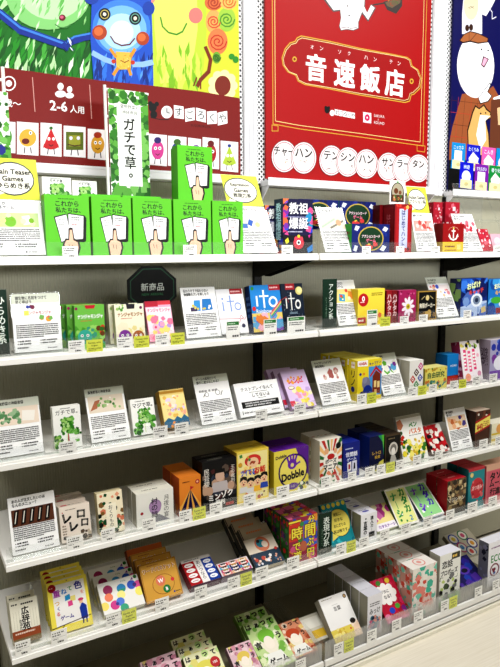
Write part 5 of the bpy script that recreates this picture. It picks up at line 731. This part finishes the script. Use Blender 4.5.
for ch, x, y, s in (('一', .2, .93, .12), ('分', .78, .9, .2), ('時', .28, .66, .34), ('間', .74, .66, .34), ('で', .26, .36, .2), ('遊', .3, .16, .24), ('ぶ', .74, .4, .2), ('円', .76, .16, .22)): tart += [('T', ch, x, y, s*.86, '#7a2a1a', {'w': .5, 'b': .08}), ('T', ch, x, y, s*.82, '#f3e45a', {'w': .47, 'b': .035})]
tart += [('E', .5, .34, .12, .12, '#c8785a')]
box(5, 289, 317, (284, 523.5), (314.5, 512), .046, ('#a83a5a', '#3a6a34', '#8a4a6a'), tart, 'colourful box crowded with big yellow kanji', lean=0, n=3, tagp=(287, 558.5, 299.5, 572.5), side=[('S', 0, 0, 1, 1, 24, .14, ['#4a9a4a', '#d83a3a', '#8a3a7a', '#2a3a6a'])], top=[('S', 0, 0, 1, 1, 26, .12, ['#d8c84a', '#c83a4a', '#3a5ac0', '#e07aa0'])])
# fifth shelf, middle bay
catsgn(5, 316.8+2, 331.5, (317, 516), (329.5, 511.5), catsign('表現力系', 'Expression'), 'dark green vertical category sign on the fifth shelf')
teal = [('R', 0, 0, 1, 1, '#2a9aa4'), ('S', .02, .02, .98, .3, 10, .06, ['#4ac0c8', '#1f8090'])]+[('C', .1+.2*i, .93, .07, '#e8d85a') for i in range(5)]+[('E', .56, .5, .43, .33, '#2a2a1a'), ('E', .56, .5, .415, .315, '#efe178'), ('P', [(.2, .3), (.12, .12), (.4, .2)], '#efe178')]
for i, t in enumerate(('諸説に。', '好きな', 'おにぎりの', '具は梅です。')): teal.append(('T', t, .55, .7-.13*i, .08, '#22201a', {'w': .3+.09*i if i < 3 else .66, 'b': .03}))
box(5, 331, 355.5, (320, 505), (344, 499.5), .016, ('#2a9aa4', '#1a6a74', '#4ab0b8'), teal, 'teal pack with a big yellow speech bubble', tagp=(336, 542, 346.3, 554.5), note=(346.5, 540.5, 356, 552), y0=.034)
wb = [('R', 0, 0, 1, 1, '#f2f1f3'), ('C', .3, .82, .05, '#8a8a8a'), ('V', '言葉の', .28, .74, .24, '#1a1a1e', {'b': .05}), ('V', '達人カード', .68, .88, .18, '#1a1a1e', {'b': .05}), ('R', .5, .12, .86, .3, '#2a2a30'), ('B', .1, .06, .45, .2, 2, '#6a6a6a')]
box(5, 360.5, 376.5, (357, 515), (375, 513), .045, ('#f2f1f3', '#8f8d7c', '#e4e3ea'), wb, 'white upright box with heavy black vertical writing', lean=0, n=3, tagp=(359, 536.5, 369, 547.5), top=[('E', .5, .4, .2, .12, '#5a5ab0'), ('B', .2, .6, .8, .75, 1, '#6a6a9a')])
kata = lambda c1, c2, bg, tx: [('R', 0, 0, 1, 1, '#f4f2ee'), ('R', .05, .05, .95, .95, bg), ('V', tx[:3], .72, .96, .3, c1, {'b': .07}), ('V', tx[3:6], .3, .88, .22, c2, {'b': .07}), ('T', tx[6:] or ' ', .72, .16, .12, '#3a9ac0', {'b': .05}), ('S', .1, .1, .5, .3, 4, .05, [c1, '#fff']), ('B', .1, .02, .6, .05, 1, '#888')]
box(5, 377.5, 400, (365, 507), (386, 502.5), .02, ('#f0e8e4', '#5a6a3a', '#c8d0a8'), [('R', 0, .26, 1, 1, '#efe2a0'), ('S', .0, .3, .98, .98, 12, .16, ['#b03a8a', '#e8d85a', '#f6f0d0', '#d07ab0']), ('R', 0, 0, 1, .26, '#f4f0f4'), ('T', 'カタカナーシ', .5, .13, .12, '#8a3ab0', {'w': .9, 'b': .05})], 'low-lying pack with purple swirls on yellow', tagp=(380, 529, 389.5, 540.5), y0=.03)
box(5, 399.5, 419.5, (382.6, 490.5), (404.6, 485), .018, ('#eef0e2', '#4a5a3a', '#d0d8c0'), kata('#2a9a4a', '#3ab06a', '#eef0a8', 'カタカナーシ２'), 'leaning pack with green katakana on pale yellow', tagp=(401, 522, 411, 533.5))
box(5, 423.5, 444.5, (405, 485.5), (421, 481), .018, ('#e6e4f4', '#4a5a6a', '#c8d0e0'), kata('#5a3ac0', '#8a4ad0', '#a8e0a0', 'カタカナーシ'), 'leaning pack with purple katakana on green', tagp=(423.5, 516.5, 432.5, 527.5))
fr = [('R', 0, 0, 1, 1, '#6a5a44'), ('S', 0, .1, 1, .98, 60, .09, ['#3a3024', '#a8946a', '#d8c8a0', '#5a4a3a', '#14100c', '#8a6a4a']), ('T', 'マジシャン', .5, .42, .13, '#1a1010', {'w': .94, 'b': .09}), ('T', 'マジシャン', .5, .42, .12, '#efe6d6', {'w': .9, 'b': .03}), ('R', 0, 0, 1, .12, '#2a2a2a'), ('B', .1, .26, .9, .31, 1, '#d8c8a0')]
box(5, 446.5, 465, (446.5, 482), (464.5, 477), .05, ('#6a5a44', '#a01c2a', '#c0283a'), fr, 'red box with a dark picture front', lean=0, n=2, tagp=(446, 508.5, 454.5, 519.5), top=[('B', .3, .4, .7, .6, 1, '#f0a8a8')])
box(5, 467.3, 483.2, (467, 471), (482.5, 465.5), .05, ('#2a8a90', '#1f6a70', '#c0404a'), [('R', 0, 0, 1, 1, '#2f949a'), ('E', .55, .48, .4, .26, '#c8404a'), ('S', .2, .26, .9, .7, 16, .08, ['#e07a7a', '#b02a3a']), ('T', 'おつまみ', .55, .5, .1, '#f3d0d0', {'w': .6, 'b': .03}), ('C', .2, .84, .1, '#e0d08a'), ('S', .0, .02, 1, .16, 6, .08, ['#c8404a', '#1f6a70']), ('R', 0, .93, 1, 1, '#c0404a')], 'teal box with a red rosette', lean=0, n=2, tagp=(467.5, 502, 477.5, 513.5))
box(5, 485, 512, (484.5, 468), (511, 459), .05, ('#d87a84', '#a85a5a', '#d8b098'), [('R', 0, .86, 1, 1, '#d9b29a'), ('R', .06, .1, .94, .84, '#d06a78'), ('T', 'タソ', .34, .7, .2, '#17100f', {'w': .5, 'b': .06, 'r': 6}), ('T', 'ムーム', .4, .5, .16, '#17100f', {'w': .6, 'b': .05}), ('T', '行進', .34, .28, .18, '#17100f', {'w': .5, 'b': .05}), ('R', 0, 0, 1, .1, '#e0a0a0')], 'dusty pink box with rough black lettering', lean=0, tagp=(488.5, 496, 497, 507))

# ---- base deck trays
hair = {'p': '#e8b0c0', 'y': '#f3e27a', 'g': '#8ac05a', 'o': '#d8703a'}
def haa(k, bg, cs, extra=[]): return [('R', 0, 0, 1, 1, bg), ('S', 0, 0, 1, 1, 44, .09, cs), ('E', .5, .5, .24, .24, '#f6f0e0'), ('E', .5, .64, .25, .14, k), ('E', .5, .5, .15, .13, '#fbf3e6'), ('P', [(.28, .3), (.72, .3), (.84, .04), (.16, .04)], '#f4f4ee')]+[('T', ch, x, y, s, '#1a1814', {'w': .24, 'b': .06}) for ch, x, y, s in (('は', .12, .9, .11), ('ぁ', .38, .89, .09), ('っ', .6, .9, .08), ('て', .84, .89, .11), ('言', .16, .5, .14), ('う', .86, .58, .12))]+[('T', 'ゲーム', .54, .14, .12, '#1a1814', {'w': .72, 'b': .06})]+extra
h1 = haa('#e8e06a', '#f0f0c8', ['#b8e0d0', '#e8e08a', '#cfe8a0', '#f6f4d8'], [('C', .8, .66, .14, '#c8202c'), ('T', '100', .8, .66, .06, '#fff', {'w': .2})])
h2 = haa('#e8d06a', '#e6c8d0', ['#d8a0b0', '#f0d8dc', '#e8d88a', '#c88aa0'])
h3 = haa('#8ac84a', '#cfe3a8', ['#8ac05a', '#e8f0c8', '#b8d88a', '#f4f6e0'])
h4 = haa('#c85a34', '#e0a080', ['#b85a34', '#e8d08a', '#f0dcc8', '#c87a5a'])
PKC = ('#e6e6c8', '#8a8a5a', '#d8d8b8')
box(6, 156, 192, (143.5, 657), (175, 651), .022, ('#e6c8d0', '#9a7a84', '#d0b0b8'), h2, 'pink acting game pack nearest the tray end', n=2, gap=.006, hgt=.125)
box(6, 198, 233, (178, 643), (211, 635), .022, PKC, h1, 'pale green acting game pack with a red badge', n=3, gap=.006, hgt=.125)
box(6, 241, 265, (219, 647), (241, 641), .022, ('#e6c8d0', '#9a7a84', '#d0b0b8'), h2, 'pink acting game pack between the two green packs', n=1, lean=58)
box(6, 266, 297, (244, 624), (270, 615), .022, ('#cfe3a8', '#7a9a4a', '#b8d08a'), h3, 'bright green acting game pack', n=2, gap=.006)
box(6, 292.5, 318, (276, 625), (294.5, 619), .022, ('#e0a080', '#9a5a3a', '#c88a6a'), h4, 'brown and orange acting game pack', tagp=(295.5, 651, 306, 664), y0=-.012)
price((240, 668, 250, 681), 'bright green acting game pack', sh=6)
kot = [('R', 0, 0, 1, 1, '#f5f4f2'), ('B', .08, .94, .7, .965, 1, '#8a7a5a'), ('C', .9, .9, .06, '#2a2218'), ('C', .9, .9, .04, '#c8a878'), ('T', '言葉', .5, .7, .1, '#2a2622', {'w': .34, 'b': .02}), ('B', .36, .78, .7, .8, 1, '#b8b8b8'), ('R', 0, 0, 1, .28, '#e8d66a'), ('S', .02, .02, .6, .26, 14, .05, ['#f3e79a', '#d8b84a']), ('E', .88, .26, .14, .09, '#f6e4d4'), ('P', [(.72, .0), (1, .0), (1, .3), (.78, .22)], '#f0d8c0'), ('E', .84, .34, .1, .06, '#2a2018'), ('C', .68, .2, .03, '#e05a4a')]
box(6, 336, 363, (320, 601), (343, 590), .03, ('#f5f4f2', '#a8a498', '#dedcd4'), kot, 'white word game box with a yellow foot', tagp=(334, 637, 343.8, 650), note=(344.2, 633, 354, 645.5))
mb = MB(); P = unp(318, 615, 2, SH[6]+.02); X, Y = P[0], P[1]
ob = box(6, 311, 331, (303, 603), (322, 597), .025, ('#cfccbe', '#a8a594', '#d8d6ca'), [('R', .3, .1, .9, .4, '#d8b83a'), ('R', .06, .5, .94, .9, '#e2e0d6')], 'grey translucent case with a yellow label lying beside the white word game box', hgt=.09, lean=62, y0=.02)
whg = [('R', 0, 0, 1, 1, '#efeef2'), ('B', .16, .72, .84, .82, 2, '#4a4a4a'), ('T', 'みっけ', .5, .6, .14, '#3a3a40', {'w': .7, 'b': .03}), ('E', .5, .3, .34, .16, '#6aa0b0'), ('S', .14, .16, .86, .46, 26, .1, ['#d87a9a', '#4a8a9a', '#6a4a8a', '#e8b0a0', '#2a3a5a']), ('B', .2, .05, .8, .1, 1, '#7a7a7a')]
box(6, 367, 381.5, (359, 603.5), (380, 589.5), .042, ('#efeef2', '#9a988a', '#dcdce4'), whg, 'white upright box with a blue and pink ball picture', lean=0, n=5, tagp=(367, 624, 377, 636.5), gap=.002)
mag = [('R', 0, 0, 1, 1, '#c8204a'), ('S', 0, 0, 1, 1, 18, .1, ['#d83a6a', '#b01a3a']), ('E', .44, .62, .38, .2, '#f6f4f0')]+[('C', .44+.32*math.cos(i*.78), .62+.17*math.sin(i*.78), .13, '#f6f4f0') for i in range(8)]+[('T', 'ブタに', .42, .68, .08, '#3a2a2a', {'w': .4, 'b': .04}), ('T', 'なる？', .46, .56, .08, '#3a2a2a', {'w': .4, 'b': .04}), ('E', .4, .24, .12, .07, '#3a5ac8'), ('E', .68, .3, .1, .06, '#5ab04a'), ('E', .9, .2, .1, .08, '#8a2a8a'), ('E', .3, .9, .1, .06, '#5a9a4a'), ('E', .7, .9, .1, .06, '#e8d04a'), ('R', 0, 0, 1, .06, '#e080a8'), ('E', .12, .14, .12, .06, '#e88ab0')]
box(6, 388, 410, (370.5, 581), (390, 575), .024, ('#c8204a', '#7a1a2a', '#4a8a3a'), mag, 'magenta box with a white cloud shape', tagp=(392, 613, 401.5, 625.5))
pg = ['#d8604f', '#5ac0a8', '#f3f0ea', '#e8978a', '#8ad0bc', '#f4efe6']
pat = [('R', 0, 0, 1, 1, '#efe8e0'), ('S', 0, 0, 1, 1, 60, .11, pg), ('C', .6, .3, .2, '#e8a89a'), ('C', .6, .3, .15, '#f0d8d0'), ('S', .45, .2, .75, .4, 8, .06, ['#d8604f', '#e8978a'])]
box(6, 411.5, 435.5, (411.5, 571), (435, 562), .06, ('#efe8e0', '#cfa89a', '#f0ece6'), pat, 'red and mint patterned tall box', lean=0, n=3, side=[('S', 0, 0, 1, 1, 40, .14, pg)], top=[('C', .5, .5, .2, '#e8a8a0'), ('C', .5, .5, .16, '#f0ece6'), ('C', .5, .5, .08, '#e8b0a8')], tagp=(414, 604.5, 423.5, 616))
jj = [('R', 0, 0, 1, 1, '#f0f0ea'), ('T', '恋話', .36, .8, .14, '#2a2a2a', {'w': .5, 'b': .04}), ('T', 'プロポーズ', .46, .64, .1, '#2a2a2a', {'w': .8, 'b': .05}), ('R', .56, .86, .96, .98, '#4a4a3a'), ('B', .6, .88, .92, .96, 1, '#e8c86a'), ('S', .04, .12, .96, .56, 34, .09, ['#1a1a1a', '#c8d88a', '#f4f4ec', '#5a6a4a', '#8a8a8a']), ('R', 0, 0, 1, .1, '#6ac02a'), ('S', 0, .04, 1, .16, 12, .07, ['#6ac02a', '#8ad04a'])]
box(6, 438.5, 459, (437.5, 557), (459, 550), .05, ('#f0f0ea', '#b8b8ac', '#e8e8f0'), jj, 'white box with black people shapes and a green foot', lean=0, n=1, tagp=(441, 593.5, 449.2, 605), note=(449.5, 591, 457.5, 602.5))
box(6, 462, 486, (455, 559), (476, 551), .028, ('#2a1f6a', '#1a1440', '#3a2a7a'), [('R', 0, 0, 1, 1, '#2a1f6a'), ('S', 0, 0, 1, 1, 20, .14, ['#3a2a9a', '#1a1a5a', '#5a3aa0', '#2a4ab0']), ('E', .5, .5, .2, .14, '#6a4ab8'), ('E', .5, .5, .12, .08, '#1a143a')], 'dark violet box lying low in the tray', hgt=.11, lean=60, y0=0, tagp=(475, 581, 482.5, 591.5))
rg = [('R', 0, 0, 1, 1, '#cfc9b4')]+sum([[('C', x, y, .17, c), ('C', x, y, .13, '#efece2'), ('C', x, y, .07, c2)] for x, y, c, c2 in ((.22, .76, '#3a5ab0', '#e8d05a'), (.62, .8, '#3a8a5a', '#d86a8a'), (.3, .38, '#c85a8a', '#6aa0d0'), (.74, .42, '#5a3a8a', '#e8b04a'), (.5, .14, '#2a6a9a', '#d84a4a'))], [])
o = box(6, 462, 486, (455, 559), (476, 551), .02, ('#d8d4c4', '#a8a490', '#d8d4c4'), rg, 'flat pack with coloured rings lying behind the dark violet box', hgt=.115, lean=60, y0=.16)
box(6, 487, 514, (486, 545), (513, 535), .045, ('#f4f3f6', '#7a7a84', '#e8e8ee'), [('R', 0, 0, 1, 1, '#f4f3f6'), ('B', .1, .84, .7, .9, 1, '#8a5a8a'), ('T', 'ECO', .3, .62, .16, '#3a9a4a', {'w': .4, 'b': .03})]+sum([[('C', x, y, .17, c), ('C', x, y, .13, '#f4f3f6'), ('S', x-.07, y-.07, x+.07, y+.07, 5, .04, [c, c2])] for x, y, c, c2 in ((.24, .36, '#8a2a4a', '#3a6ab0'), (.6, .4, '#3a4a9a', '#e8b04a'), (.8, .24, '#3a8a4a', '#d86a8a'))], []), 'white box with coloured rings on its front', lean=0, side=[('S', 0, 0, 1, 1, 12, .2, ['#2a2a3a', '#8a8aa0'])], tagp=(493, 572, 500, 582))

# ---- clear dividers between the rows
def divider(sh, px, ref, hh=.055, dep=.22, y0=.018):
    X = unp(px, proj((0, y0, SH[sh]))[1], 1, y0)
    a, b = -2., 2.
    for _ in range(40):
        m = (a+b)/2
        if proj((m, y0, SH[sh]))[0] < px: a = m
        else: b = m
    mb = MB(); mb.prism([(y0, SH[sh]+.0008), (y0+dep, SH[sh]+.0008), (y0+dep, SH[sh]+hh), (y0+.01, SH[sh]+hh), (y0, SH[sh]+hh*.6)], 'x', a-.0007, a+.0007, ACR)
    tag(mb.build('divider'), f'clear divider beside the {ref}', 'divider', 'clear shelf dividers')
for sh, px, ref in ((4, 95.5, 'beige box with big brush-written katakana'), (4, 132, 'narrow cream box with green and peach plant shapes'), (4, 176, 'plain white box with a dusky purple moon'), (5, 47.5, 'cream dictionary card box with a brown band'), (5, 99, 'yellow colour-layering game pack'), (3, 87, 'white box with a red-stemmed leaf vegetable'), (3, 196, 'yellow fantasy box with a blue skyline')):
    divider(sh, px, ref)
for px, ref in ((60, 'empty near end of the tray'), (112, 'second empty space of the tray'), (150, 'pink acting game pack nearest the tray end')): divider(6, px, ref, .05, .27, -.03)
bpy.data.objects.remove(_to)

# ------------------------------------------------------------------ light
w = bpy.data.worlds.new('shop ambience'); sc.world = w; w.use_nodes = True
w.node_tree.nodes['Background'].inputs[0].default_value = (1, .985, .95, 1); w.node_tree.nodes['Background'].inputs[1].default_value = .02
def tubelight(x, y, z, sx, sy, e, c=(1, .98, .95)):
    l = bpy.data.lights.new('ceiling light', 'AREA'); l.shape = 'RECTANGLE'; l.size = sx; l.size_y = sy; l.energy = e; l.color = c
    o = bpy.data.objects.new('ceiling_light', l); COL.objects.link(o); o.location = (x, y, z)
for x in (-1.6, 0, 1.6): tubelight(x, -1.45, 3.3, 1.3, .9, 46)
l = bpy.data.lights.new('low front fill', 'AREA'); l.shape = 'RECTANGLE'; l.size = 7; l.size_y = .6; l.energy = 440; l.color = (.97, .99, 1)
o = bpy.data.objects.new('low_front_fill', l); COL.objects.link(o); o.location = (1.6, -8.2, 2.0); o.rotation_euler = (math.radians(90), 0, 0)  # added low fill from the front, lightens the second shelf's back panels
sc.cycles.transparent_max_bounces = 40
sc.view_settings.view_transform = 'Standard'; sc.view_settings.look = 'None'; sc.view_settings.gamma = 1; sc.view_settings.use_curve_mapping = False
sc.view_settings.exposure = .18
